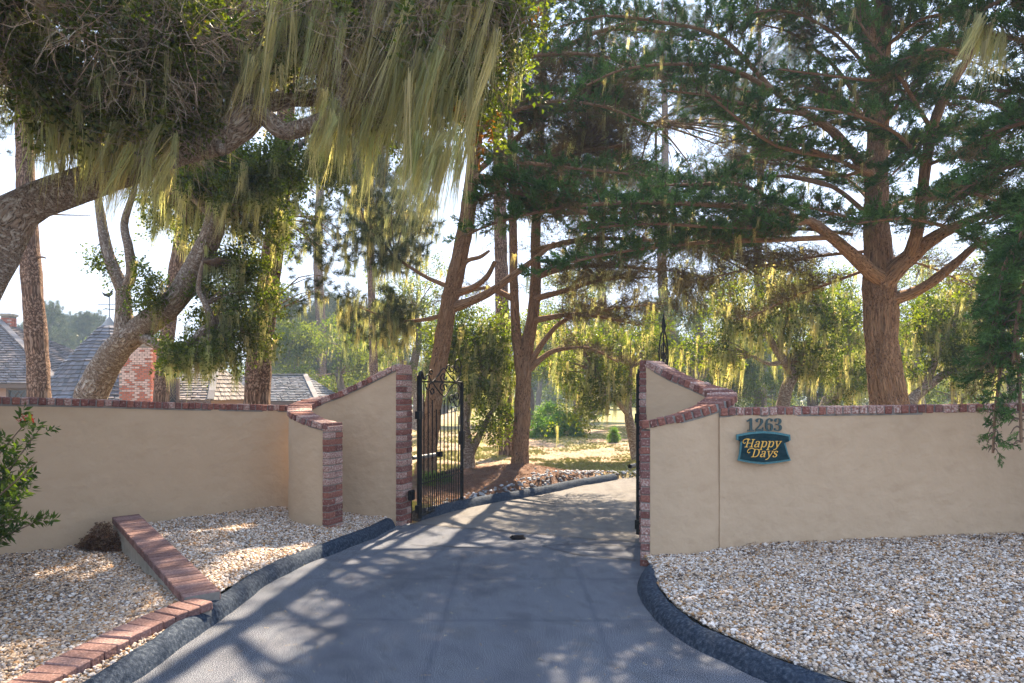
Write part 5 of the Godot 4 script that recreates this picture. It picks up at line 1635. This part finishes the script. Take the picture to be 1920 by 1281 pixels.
	for q in [[[1785, 428, 10.1], [1700, 410, 9.5], [1600, 420, 9.2]], [[1736, 310, 9.9], [1810, 290, 9.3], [1900, 310, 9]], [[1772, 180, 9.5], [1850, 190, 9], [1930, 230, 8.8]], [[1728, 380, 10.1], [1800, 360, 9.6], [1880, 380, 9.3]], [[1748, 245, 9.7], [1700, 300, 9.4], [1660, 340, 9.3]], [[1815, 110, 9.3], [1760, 90, 9.0], [1700, 110, 8.8]], [[1840, 450, 10], [1880, 470, 9.8], [1930, 520, 9.6]], [[1785, 428, 10.1], [1850, 470, 9.7], [1900, 560, 9.5]]]:
		bough(t, q, 0.035, 0.65, CYP, {"gap": 0.06, "size": [0.17, 0.28], "gap_plume": 0.09, "dry": 0.3, "start": 0.05})
	for q in [[[1648, 150, 10.8], [1560, 60, 10.4], [1470, 20, 10.2], [1380, 30, 10.0]], [[1650, 100, 10.8], [1720, 40, 10.2], [1800, 20, 9.8]], [[1645, 250, 10.8], [1580, 190, 10.6], [1500, 160, 10.6]], [[1648, 200, 10.8], [1730, 180, 10.3], [1800, 200, 10]], [[1640, 420, 10.8], [1560, 400, 10.6], [1480, 380, 10.6]]]:
		bough(t, q, 0.035, 0.7, CYP, {"gap": 0.06, "size": [0.18, 0.3], "gap_plume": 0.1, "dry": 0.4, "lichen": 0.05, "start": 0.1})
	for q in [[[1652, 100, 10.8], [1600, 40, 11.8], [1520, 20, 12.4], [1430, 40, 12.8]], [[1646, 250, 10.8], [1590, 190, 11.8], [1500, 160, 12.4], [1400, 180, 12.8]], [[1650, 170, 10.8], [1720, 120, 11.8], [1800, 110, 12.4], [1880, 140, 12.8]], [[1646, 300, 10.8], [1720, 260, 11.8], [1800, 250, 12.3], [1880, 280, 12.6]], [[1643, 390, 10.8], [1580, 330, 11.8], [1480, 300, 12.4], [1390, 310, 12.8]], [[1643, 400, 10.8], [1720, 370, 11.6], [1800, 360, 12.2], [1880, 380, 12.6]]]:
		bough(t, q, 0.035, 0.9, CYP, {"gap": 0.075, "size": [0.2, 0.34], "gap_plume": 0.11, "dry": 0.5, "lichen": 0.08, "start": 0.15})
	# sparser olive and dry sprays behind
	for q in [[[1560, 350, 11.2], [1450, 330, 11.5], [1330, 350, 11.6], [1200, 380, 11.6]], [[1560, 120, 11.2], [1480, 60, 11.5], [1380, 40, 11.6]], [[1580, 330, 11.3], [1480, 310, 11.6], [1380, 300, 11.8]], [[1640, 470, 10.9], [1540, 480, 11.2], [1420, 500, 11.4], [1300, 530, 11.6]], [[1640, 500, 10.9], [1560, 530, 11.2], [1480, 560, 11.4], [1400, 600, 11.5]], [[1600, 440, 10.9], [1500, 430, 11.2], [1380, 440, 11.4], [1260, 470, 11.5]], [[1660, 480, 10.9], [1740, 500, 11.4], [1830, 540, 11.6]], [[1646, 250, 10.8], [1560, 230, 11.4], [1450, 250, 11.8], [1340, 270, 12]]]:
		bough(t, q, 0.03, 0.75, DRY, {"kind": "dry", "gap": 0.075, "size": [0.24, 0.4], "gap_plume": 0.12, "lichen": 0.12, "start": 0.15})
	for q in [[1560, -150, 10.6, 240, 110], [1750, -200, 10.6, 220, 130], [1420, -120, 10, 200, 80], [1660, -420, 10.8, 260, 160], [1850, -80, 9.6, 160, 100]]:
		grow(t, "cypress", [[1658, -100, 10.8], [1665, -420, 10.8], [1600, -120, 10.2], [1615, 0, 10.4]], [q[0], q[1], q[2]], [q[3], q[4], 1.8], 44, 7, {"tint": CYP, "size": [0.3, 0.5], "spread": 0.3, "twig": 0.016})
	done(t)

func edge_cypress() -> void:
	var t := tree("cypress_tree", "near cypress at the right edge with dark boughs hanging in front of the wall", _w(5.45, 5.7, 0.2), "bark_cypress")
	stem(t, [[2185, 1075, 5.7], [2180, 800, 5.7], [2172, 500, 5.7], [2165, 200, 5.7], [2160, -100, 5.7], [2155, -500, 5.7]], [0.34, 0.28, 0.25, 0.21, 0.17, 0.08], 18)
	var o := {"gap": 0.038, "size": [0.15, 0.24], "gap_plume": 0.06, "start": 0.3, "droop": 0.5, "dry": 0.1}
	for q in [[[2172, 420, 5.7], [2050, 360, 5.7], [1950, 400, 5.7], [1885, 500, 5.75], [1868, 600, 5.8], [1862, 700, 5.8]], [[2172, 480, 5.7], [2040, 420, 5.6], [1960, 460, 5.6], [1915, 560, 5.6], [1900, 680, 5.6]]]:
		bough(t, q, 0.045, 0.42, CYP, o)
	for q in [[[1885, 560, 5.8], [1878, 680, 5.8], [1868, 760, 5.8], [1862, 850, 5.8]], [[1905, 620, 5.6], [1912, 720, 5.6], [1915, 830, 5.55]]]:
		bough(t, q, 0.018, 0.2, CYP, {"gap": 0.03, "size": [0.1, 0.17], "gap_plume": 0.05, "start": 0.0, "droop": 0.8})
	for q in [[[2170, 330, 5.7], [2050, 290, 5.8], [1930, 300, 6.0], [1830, 340, 6.2], [1790, 370, 6.3]], [[2170, 260, 5.7], [2040, 220, 5.9], [1920, 230, 6.2], [1840, 260, 6.4]], [[2168, 180, 5.7], [2040, 120, 5.8], [1930, 80, 6.0], [1840, 60, 6.2]], [[2165, 120, 5.7], [2040, 30, 5.8], [1920, -10, 6.0], [1840, 20, 6.2], [1810, 40, 6.3]], [[2170, 400, 5.7], [2050, 370, 5.9], [1930, 380, 6.1], [1850, 420, 6.3]], [[2165, 200, 5.7], [2060, 180, 6.1], [1950, 170, 6.4], [1860, 170, 6.6]]]:
		bough(t, q, 0.05, 0.55, CYP, {"gap": 0.04, "size": [0.15, 0.25], "gap_plume": 0.065, "start": 0.25, "dry": 0.12})
	for q in [[[2170, 300, 5.7], [2060, 330, 6.3], [1970, 400, 6.8], [1890, 480, 7.0], [1870, 560, 7.0]], [[2168, 100, 5.7], [2050, 130, 6.3], [1950, 190, 6.6], [1870, 260, 6.8], [1810, 300, 6.9]]]:
		bough(t, q, 0.04, 0.6, CYP, {"gap": 0.045, "size": [0.15, 0.25], "gap_plume": 0.075, "start": 0.25, "dry": 0.25, "droop": 0.45})
	for k in 16:
		hang(t, _at(rr(1815, 1890), rr(20, 80), rr(5.9, 6.2)), rr(0.25, 0.6), 0.35, LICHEN)
	for q in [[2050, -150, 5.7, 260, 150], [1950, -330, 5.8, 260, 140]]:
		grow(t, "cypress", [[2160, -100, 5.7], [2155, -500, 5.7]], [q[0], q[1], q[2]], [q[3], q[4], 1.1], 60, 7, {"tint": CYP, "size": [0.25, 0.4], "spread": 0.2, "twig": 0.014})
	done(t)

func lit_oak(label: String, base: Array, stems: Array, masses: Array, group := "oaks in the grove") -> void:
	var t := tree("oak_tree", label, _at(base[0], base[1], base[2]), "bark_oak", group)
	var a := []
	for s in stems:
		var rs := []
		for k in s[0].size():
			rs.append(lerpf(s[1], s[2], float(k) / (s[0].size() - 1)))
		stem(t, s[0], rs, 12)
		a.append(s[0][-1])
		a.append(s[0][s[0].size() / 2])
	for m in masses:
		var d: float = m[0][2]
		grow(t, "oak", a, m[0], [m[1][0], m[1][1], m[1][2] * 0.65], int(m[2] * 0.75), 6, {"tint": OAK, "size": [0.75 + d * 0.022, 1.2 + d * 0.035], "spread": 0.16 + d * 0.008, "lichen": m[3], "lichen_tint": LICHEN, "long": [0.3, 0.8], "wind": 0.05, "twig": 0.012})
	done(t)

func grove() -> void:
	oak_share = 0.5
	var t := tree("pine_tree", "reddish pine trunk standing behind the twin-stemmed cypress", _at(950, 862, 17.4), "bark_pine")
	stem(t, [[950, 868, 17.4], [949, 800, 17.4], [946, 720, 17.4], [942, 600, 17.4], [938, 420, 17.4], [934, 200, 17.4], [930, -100, 17.4]], [0.26, 0.2, 0.19, 0.18, 0.16, 0.14, 0.08], 16)
	for q in [[900, 120, 17.4, 200, 110], [1000, -40, 17.4, 220, 120], [850, -160, 17.4, 220, 130]]:
		grow(t, "pine", [[934, 200, 17.4], [930, -100, 17.4]], [q[0], q[1], q[2]], [q[3], q[4], 2.6], 16, 6, {"tint": PINE, "size": [0.28, 0.45], "spread": 0.35, "up": 0.6, "lichen": 0.08, "lichen_tint": LICHEN})
	done(t)
	lit_oak("small crooked oak behind the free end of the open gate leaf", [880, 900, 13.6],
		[[[[878, 906, 13.6], [879, 870, 13.6], [876, 830, 13.6], [872, 790, 13.6], [880, 745, 13.5], [905, 705, 13.4]], 0.16, 0.04], [[[882, 850, 13.6], [895, 825, 13.6], [912, 790, 13.5], [935, 750, 13.4]], 0.09, 0.03], [[[874, 800, 13.6], [865, 750, 13.8], [858, 700, 14]], 0.07, 0.03]],
		[[[900, 700, 13.6], [60, 60, 1.0], 80, 0.3], [[925, 780, 13.5], [40, 45, 0.7], 46, 0.15], [[870, 620, 14], [70, 60, 1.0], 70, 0.4], [[930, 640, 13.8], [60, 60, 0.9], 60, 0.4]])
	lit_oak("thin leaning oak with a fork right of the drive beyond the gate", [1195, 868, 16.5],
		[[[[1197, 870, 16.5], [1190, 835, 16.5], [1183, 800, 16.5], [1178, 772, 16.5], [1180, 730, 16.5], [1182, 690, 16.5]], 0.16, 0.05], [[[1178, 776, 16.5], [1165, 762, 16.4], [1150, 748, 16.3], [1138, 735, 16.2], [1120, 700, 16]], 0.08, 0.03]],
		[[[1120, 690, 16.5], [90, 60, 1.2], 90, 0.5], [[1190, 640, 16.6], [100, 50, 1.2], 80, 0.5], [[1090, 760, 16.2], [50, 50, 0.6], 46, 0.15], [[1060, 640, 16.5], [80, 60, 1.0], 60, 0.4]])
	lit_oak("oak with a dark forked trunk just above the right wall", [1475, 810, 16.0],
		[[[[1462, 815, 16], [1468, 760, 16], [1478, 720, 16], [1488, 705, 16], [1472, 680, 15.9], [1455, 655, 15.8], [1440, 630, 15.7], [1412, 608, 15.6]], 0.17, 0.05], [[[1466, 680, 15.9], [1440, 682, 15.8], [1412, 668, 15.6]], 0.06, 0.025], [[[1462, 660, 15.8], [1466, 620, 15.8], [1480, 590, 15.7], [1500, 560, 15.6]], 0.08, 0.03]],
		[[[1400, 590, 15.8], [90, 60, 1.2], 90, 0.5], [[1500, 600, 15.8], [90, 70, 1.2], 90, 0.5], [[1340, 650, 16], [60, 50, 1.0], 60, 0.45], [[1560, 660, 15.8], [60, 70, 1.0], 80, 0.35], [[1440, 530, 15.8], [120, 40, 1.2], 70, 0.4]])
	lit_oak("oak spreading gold-lit foliage to the right of the big furrowed cypress", [1730, 815, 14.0],
		[[[[1690, 830, 14], [1705, 760, 14], [1735, 728, 14], [1775, 700, 13.9], [1820, 690, 13.8]], 0.14, 0.05], [[[1735, 728, 14], [1760, 660, 14], [1790, 600, 14], [1800, 560, 14]], 0.08, 0.03]],
		[[[1780, 600, 14], [90, 60, 1.2], 110, 0.45], [[1830, 680, 13.9], [80, 60, 1.0], 90, 0.35], [[1730, 660, 14.2], [60, 60, 1.0], 60, 0.3], [[1860, 560, 14], [80, 60, 1.0], 70, 0.3]])
	lit_oak("oak with a short slanting trunk left of the big furrowed cypress", [1555, 815, 18.0],
		[[[[1545, 822, 18], [1552, 765, 18], [1572, 728, 18], [1590, 690, 18], [1590, 640, 18]], 0.26, 0.08]],
		[[[1590, 640, 18], [90, 70, 1.4], 110, 0.45], [[1540, 560, 18], [110, 60, 1.4], 100, 0.45], [[1600, 720, 17.6], [50, 40, 0.8], 40, 0.3]])
	for q in [["gold-lit oak behind the gap above the curved right wall", 1310, 26.0], ["tall gold-lit oak far behind the twin-stemmed cypress", 1080, 27.0], ["gold-lit oak far behind the leaning cypress", 780, 25.0], ["hazy oak far beyond the right wall beside the cypress", 1720, 28.0], ["hazy oak at the far right beyond the wall", 1900, 24.0]]:
		var x: float = q[1]
		var d: float = q[2]
		lit_oak(q[0], [x, 800, d], [[[[x, 806, d], [x + 6, 760, d], [x - 6, 700, d], [x + 4, 640, d], [x, 580, d]], 0.25, 0.08], [[[x, 720, d], [x + 30, 670, d], [x + 50, 620, d]], 0.12, 0.05], [[[x, 710, d], [x - 35, 660, d], [x - 50, 610, d]], 0.12, 0.05]],
			[[[x - 40, 620, d], [70, 60, 1.8], 80, 0.35], [[x + 45, 630, d], [70, 60, 1.8], 80, 0.35], [[x, 540, d], [90, 60, 2.0], 90, 0.35], [[x - 10, 690, d], [90, 40, 1.8], 60, 0.3]], "oaks in the grove")

func far_pine(x: float, top: float, base: float, d: float, label: String, spread: float) -> void:
	var t := tree("pine_tree", label, _at(x, base, d), "bark_far", "far hazy pines")
	var n := 5
	var pts := []
	for k in n:
		pts.append([x + sin(k * 1.7 + x) * 4.0, lerpf(base, top + 8.0, k / 4.0), d])
	stem(t, pts, [0.32, 0.28, 0.22, 0.16, 0.06], 8, 0.04)
	var m := 15
	for k in m:
		var u := rr(0.25, 1.0)
		var y := lerpf(base, top + 16.0, u)
		grow(t, "pine", [[x, y + 12.0, d]], [x + rr(-spread, spread) * (1.1 - u * 0.5), y, d + rr(-1.5, 1.5)], [spread * 0.6, 16.0, 1.4], 14, 6, {"tint": PINE, "size": [0.5, 0.85], "spread": 0.6, "up": 0.7, "twig": 0.02})
	done(t)

const ORD := ["first", "second", "third", "fourth", "fifth", "sixth", "seventh", "eighth", "ninth", "tenth"]
func far_trees() -> void:
	var k := -1
	for q in [[505, 590, 755, 62, 40], [540, 540, 760, 46, 40], [585, 560, 760, 52, 36], [620, 545, 760, 58, 42], [655, 580, 765, 48, 32], [690, 550, 770, 55, 40], [735, 575, 770, 60, 40]]:
		k += 1
		far_pine(q[0], q[1], q[2], q[3], "hazy blue pine in the far stand between house and gate, " + ORD[k] + " from the left", q[4])
	k = -1
	for q in [[70, 585, 700, 64, 30], [100, 560, 700, 60, 36], [130, 590, 700, 72, 30], [165, 580, 690, 66, 34], [265, 585, 700, 70, 30]]:
		k += 1
		far_pine(q[0], q[1], q[2], q[3], "hazy pine far behind the house roofs, " + ORD[k] + " from the left", q[4])
	k = -1
	for q in [[830, 600, 790, 60, 44], [900, 610, 790, 75, 44], [1010, 590, 788, 70, 46], [1140, 600, 788, 66, 46], [1250, 560, 786, 58, 44], [1370, 600, 786, 64, 44], [1450, 590, 786, 70, 44], [1600, 600, 790, 72, 44], [1690, 600, 790, 60, 44], [1830, 590, 790, 62, 44]]:
		k += 1
		far_pine(q[0], q[1], q[2], q[3], "hazy pine at the far end of the grounds, " + ORD[k] + " from the left", q[4])
	var far := [[1225, 30.0, "hazy oak beyond the right gate pier"], [1340, 33.0, "hazy blue-green oak in the gap over the curved right wall"], [1420, 36.0, "hazy oak behind the dark forked trunk"], [1520, 31.0, "hazy oak behind the short slanting trunk"], [1640, 34.0, "hazy oak hidden mostly by the big furrowed cypress"], [1790, 32.0, "hazy oak behind the gold-lit oak at the right"], [990, 36.0, "hazy oak between the twin cypress stems"], [1110, 40.0, "hazy oak at the far edge of the lawn"], [870, 33.0, "hazy oak behind the crooked oak"], [640, 36.0, "hazy oak low between the far pines and the gate wall"], [560, 38.0, "hazy oak rising behind the right wing of the house"]]
	for q in far:
		var x: float = q[0]
		var dd: float = q[1]
		var o := tree("oak_tree", q[2], _at(x, 792, dd), "bark_far", "hazy oaks behind the grove")
		stem(o, [[x, 798, dd], [x + 4, 750, dd], [x - 5, 700, dd], [x, 650, dd]], [0.3, 0.24, 0.18, 0.08], 8)
		for m in 5:
			grow(o, "oak", [[x, 650, dd], [x - 5, 700, dd], [x + 4, 745, dd]], [x + rr(-55, 55), rr(620, 735), dd + rr(-1, 1)], [48, 34, 1.4], 34, 6, {"tint": OAK, "size": [2.0, 3.0], "spread": 0.5, "lichen": 0.06, "lichen_tint": LICHEN, "long": [0.5, 1.2], "twig": 0.02})
		done(o)
	for q in [[1245, 44.0, "tall pine whose crown fills the sky over the drive"], [1425, 48.0, "tall pine far behind the right wall, crown high among the cypress limbs"], [1130, 50.0, "tall hazy pine between the twin cypress and the drive"], [600, 46.0, "tall hazy pine whose crown shows left of the leaning cypress"]]:
		var x: float = q[0]
		var dd: float = q[1]
		var o := tree("pine_tree", q[2], _at(x, 800, dd), "bark_pine", "tall pines beyond the drive")
		stem(o, [[x, 806, dd], [x + 3, 650, dd], [x - 4, 480, dd], [x + 2, 300, dd], [x, 120, dd], [x - 3, 0, dd]], [0.42, 0.34, 0.3, 0.24, 0.17, 0.06], 12)
		for m in 12:
			var y := rr(20, 430)
			grow(o, "pine", [[x, y + 30.0, dd]], [x + rr(-120, 120), y, dd + rr(-1.5, 1.5)], [60, 24, 2.2], 9, 6, {"tint": PINE, "size": [0.65, 1.0], "spread": 0.75, "up": 0.6, "lichen": 0.12, "long": [0.3, 0.8], "twig": 0.016})
		done(o)
	var t := tree("pine_tree", "tall thin pine trunk left of the leaning cypress", _at(702, 830, 24.0), "bark_pine")
	stem(t, [[704, 835, 24], [702, 740, 24], [698, 600, 24], [694, 450, 24], [690, 300, 24], [685, 100, 24], [680, -100, 24]], [0.2, 0.15, 0.14, 0.13, 0.12, 0.1, 0.05], 10)
	for q in [[650, 330, 24, 100, 60], [740, 380, 24, 80, 60], [690, 200, 24, 130, 70]]:
		grow(t, "pine", [[694, 450, 24], [690, 300, 24], [685, 100, 24]], [q[0], q[1], q[2]], [q[3], q[4], 1.8], 60, 6, {"tint": PINE, "size": [0.35, 0.55], "spread": 0.35, "up": 0.5, "lichen": 0.4, "lichen_tint": LICHEN, "long": [0.3, 0.8]})
	done(t)

# ---------------------------------------------------------------- shrubs, litter, stones
func mound_bush(called: String, label: String, c: Array, r: Array, n: int, cols: Array) -> void:
	var base := _at(c[0], c[1], c[2])
	var t := tree(called, label, base, "bark_far", "", "shrub")
	var rad := Vector3(r[0] / F * c[2], r[1] / F * c[2], r[0] / F * c[2])
	for k in n:
		var q := rv()
		q = q.normalized() * pow(q.length(), 0.25)
		q.y = absf(q.y)
		var p := base + q * rad * (1.0 + 0.25 * noise.get_noise_3d(q.x * 2.0, q.y * 2.0, q.z * 2.0 + c[0]))
		put(t, "oak", p, aim(q + Vector3.UP * 0.5 + rv() * 0.5, rr(1.0, 1.7) * clampf(rad.x * 2.2, 0.5, 1.0)), pick(cols))
	for k in 5:
		tube(t.twig, [Vector3(rr(-0.1, 0.1), -0.05, rr(-0.1, 0.1)), rv() * rad * 0.5 + Vector3.UP * rad.y * 0.6], [0.03, 0.01], 5)
	done(t)

func build_small_things() -> void:
	# shrub with red flowers at the left edge
	var t := tree("flowering_shrub", "green leafy shrub with red flowers at the left edge", _w(-4.05, 4.75, 0.06), "bark_far", "", "shrub")
	for k in 30:
		var e := _at(rr(-160, 100), rr(770, 975), rr(4.3, 5.1))
		if e.x > _at(60, 800, 4.7).x and rng.randf() < 0.5:
			e.x -= 0.2
		var s := t.base + Vector3(rr(-0.12, 0.12), 0, rr(-0.12, 0.12))
		var ctl := s.lerp(e, 0.5) + Vector3(-0.05, 0.15, 0)
		var pts := []
		for j in 6:
			pts.append(s.bezier_interpolate(ctl, ctl, e, j / 5.0) - t.base)
		tube(t.twig, pts, [0.014, 0.012, 0.01, 0.008, 0.006, 0.003], 5)
		for j in 10:
			var u := rr(0.5, 1.0)
			var p := s.bezier_interpolate(ctl, ctl, e, u) + rv() * 0.05
			put(t, "shrub", p, aim((e - ctl).normalized() + rv() * 0.6, rr(0.8, 1.15)), pick([Color(0.05, 0.1, 0.03), Color(0.14, 0.2, 0.05)]))
		if k % 6 == 0:
			for j in 5:
				put(t, "shrub", e + rv() * 0.02, aim(rv(), 0.35), Color(0.5, 0.03, 0.04))
	done(t)
	mound_bush("round_bush", "large clipped round bush on the far lawn beyond the gate", [1058, 828, 24.0], [28, 46], 420, CYP)
	mound_bush("round_bush", "smaller dark round bush left of the large clipped bush", [1022, 832, 23.0], [22, 36], 260, CYP)
	mound_bush("round_bush", "dark bush behind the clipped round bushes", [1030, 800, 28.0], [24, 34], 240, CYP)
	mound_bush("young_cypress", "small bright green sapling standing alone on the lit ground", [1151, 832, 21.0], [5, 24], 150, [Color(0.1, 0.2, 0.05), Color(0.16, 0.28, 0.07)])
	mound_bush("young_cypress", "bright green sapling beside the thin leaning oak", [1194, 820, 23.0], [8, 30], 170, [Color(0.1, 0.2, 0.05), Color(0.16, 0.28, 0.07)])
	mound_bush("round_bush", "low dark shrub at the foot of the leaning cypress behind the gate", [818, 925, 11.5], [24, 30], 120, CYP)
	# pile of brown needles caught behind the low wall
	t = tree("needle_pile", "heap of brown dead leaves against the far end of the low wall", _w(-4.24, 7.08, 0.02), "bark_far", "", "leaf pile")
	for k in 900:
		var q := rv()
		q.y = absf(q.y) * (1.0 - 0.5 * absf(q.x))
		var p := t.base + Vector3(q.x * 0.3 - 0.03 + q.z * 0.06, q.y * 0.3 * (1.0 + 0.35 * q.x), q.z * 0.16 + q.x * 0.1)
		put(t, "chips", p, aim(Vector3.UP + rv() * 0.9, rr(0.025, 0.05)), pick([Color(0.06, 0.032, 0.02), Color(0.24, 0.13, 0.07)]))
	done(t)
	# litter and grass on the grove floor
	var chips := []
	var cc := PackedColorArray()
	var grass := []
	var gc := PackedColorArray()
	var tries := 0
	while tries < 60000:
		tries += 1
		var d := 9.0 + pow(rng.randf(), 1.7) * 22.0
		var x := (rr(560, 1320) - 960.0) / F * d
		if edge_at(road_l, d) - x < 0.28:
			continue
		var y := ground_y(x, d)
		var a := noise.get_noise_2d(x * 0.35 + 40.0, d * 0.35) + noise.get_noise_2d(x * 1.3, d * 1.3 + 90.0) * 0.4
		var mulch := Vector2(x - 0.2, (d - 11.7) * 0.9).length() < 2.2
		if a > -0.08 and not mulch:
			if rng.randf() < 0.8:
				grass.append(Transform3D(aim(Vector3.UP + rv() * 0.2, rr(0.03, 0.075)), _w(x, d, y - 0.005)))
				gc.append(pick([Color(0.26, 0.28, 0.07), Color(0.5, 0.43, 0.17)]))
		elif rng.randf() < 0.5 or mulch:
			chips.append(Transform3D(aim(Vector3.UP + rv() * 0.3, rr(0.03, 0.06)), _w(x, d, y)))
			cc.append(pick([Color(0.14, 0.075, 0.05), Color(0.3, 0.17, 0.11)] if mulch else [Color(0.26, 0.17, 0.1), Color(0.55, 0.42, 0.29)]))
	var o := multi(numbered("leaf_litter"), S.chips0, chips, cc, self)
	o.set_meta("kind", "stuff")
	tag(o, "brown leaf litter and bark chips on the grove floor", "leaf litter")
	o = multi(numbered("grass"), S.grass0, grass, gc, self)
	o.set_meta("kind", "stuff")
	tag(o, "sparse dry yellow-green grass on the grove floor", "grass")
	# grey cobbles along the inner kerb
	var ts := []
	var cs := PackedColorArray()
	for k in 600:
		var u := rng.randf()
		var p := line_at(kerb_in + [_w(3.4, 13.9)], u)
		p += Vector3(-0.75, 0, -0.6).normalized() * (0.24 + absf(rng.randfn(0.0, 0.16)) * (0.5 + u * 1.3))
		p.y = ground_y(p.x, -p.z) + 0.015
		ts.append(Transform3D(Basis.from_euler(Vector3(rr(-0.3, 0.3), rr(0, TAU), rr(-0.3, 0.3))).scaled_local(Vector3.ONE * rr(0.03, 0.085)), p))
		cs.append(Color(0.24, 0.25, 0.27) * rr(0.5, 1.6))
	o = multi(numbered("cobbles"), stones[0], ts, cs, self)
	o.set_meta("kind", "stuff")
	tag(o, "grey river cobbles strewn along the inner kerb", "cobbles")
	# the wood that closes the view behind the grounds
	var wt := []
	var wc := PackedColorArray()
	for k in 9000:
		var an := rr(-0.95, 0.95)
		var far := rr(72.0, 92.0)
		var top := 4.0 + 4.0 * noise.get_noise_2d(an * 9.0, far * 0.02) + 1.5 * noise.get_noise_2d(an * 40.0, far * 0.1)
		wt.append(Transform3D(aim(Vector3.UP + rv(), rr(5.0, 9.0)), Vector3(sin(an) * far, -1.0 + pow(rng.randf(), 0.8) * maxf(top, 1.5), -cos(an) * far)))
		wc.append(pick(OAK))
	o = multi(numbered("distant_wood"), S.oak1, wt, wc, self)
	o.set_meta("kind", "stuff")
	tag(o, "hazy wood closing the view beyond the grounds", "wood")
	# leaves fallen on the asphalt and gravel
	ts = []
	cs = PackedColorArray()
	for k in 420:
		var d := rr(3.4, 10.5)
		var x := rr(-2.0, 1.0) if d < 8.4 else rr(0.2, 1.8)
		ts.append(Transform3D(aim(Vector3.UP + rv() * 0.25, rr(0.006, 0.016)), _w(x, d, 0.008)))
		cs.append(pick([Color(0.25, 0.15, 0.07), Color(0.6, 0.5, 0.28)]))
	for k in 1300:
		var x := rr(2.15, 5.5)
		var d := 6.42 - absf(rng.randfn(0, 0.25)) if k % 2 else rr(4.0, 6.3)
		ts.append(Transform3D(aim(Vector3.UP + rv() * 0.4, rr(0.01, 0.028)), _w(x, d, lerpf(0.12, 0.2 + (x - 2.0) * 0.045, clampf((d - 4.0) / 2.4, 0, 1)) + 0.02)))
		cs.append(pick([Color(0.07, 0.04, 0.025), Color(0.2, 0.12, 0.07)]))
	o = multi(numbered("fallen_leaves"), S.chips0, ts, cs, self)
	o.set_meta("kind", "stuff")
	tag(o, "scattered dry fallen leaves on the asphalt and gravel", "leaves")

func _ready() -> void:
	rng.seed = 20
	noise.seed = 3
	noise.frequency = 1.0
	noise.fractal_octaves = 3
	# camera: level, lens shifted up as architectural lenses are
	var cam := Camera3D.new()
	cam.name = "camera"
	cam.projection = Camera3D.PROJECTION_FRUSTUM
	cam.near = 0.1
	cam.far = 500.0
	cam.size = 0.1 * 1281.0 / F
	cam.frustum_offset = Vector2(0.0, 0.1 * (736.0 - 640.5) / F)
	cam.position = Vector3(0, EYE, 0)
	add_child(cam)
	cam.current = true
	# sky, haze and exposure
	var env := Environment.new()
	var sky := Sky.new()
	var sm := ProceduralSkyMaterial.new()
	sm.sky_top_color = lin(0.27, 0.34, 0.48)
	sm.sky_horizon_color = lin(0.285, 0.31, 0.34)
	sm.sky_curve = 0.16
	sm.sky_energy_multiplier = 1.0
	sm.ground_bottom_color = lin(0.12, 0.11, 0.1)
	sm.ground_horizon_color = lin(0.3, 0.3, 0.3)
	sm.sun_angle_max = 30.0
	sky.sky_material = sm
	env.background_mode = Environment.BG_SKY
	env.sky = sky
	env.tonemap_mode = Environment.TONE_MAPPER_LINEAR
	env.tonemap_exposure = 5.1
	env.sdfgi_enabled = true
	env.ssao_enabled = true
	env.ssil_enabled = true
	env.fog_enabled = true
	env.fog_density = 0.0018
	env.fog_light_color = Color(0.8, 0.9, 1.0)
	var we := WorldEnvironment.new()
	we.name = "environment"
	we.environment = env
	add_child(we)
	# sun: ahead, a little to the right, high enough to fall through the canopy towards us
	var sun := DirectionalLight3D.new()
	sun.name = "sun"
	sun.light_energy = 1.6
	sun.light_color = Color(1.0, 0.91, 0.78)
	sun.light_angular_distance = 0.55
	sun.shadow_enabled = true
	add_child(sun)
	sun.rotation = Vector3(deg_to_rad(-SUN_UP), deg_to_rad(180.0 - SUN_RIGHT), 0)

	make_materials()
	lay_out()
	build_ground()
	build_road()
	build_walls()
	build_low_wall()
	build_gravel()
	build_gate_things()
	build_house()
	build_trees()
	build_small_things()
	print("ready ", Time.get_ticks_msec())

const SUN_UP := 48.0
const SUN_RIGHT := 12.0
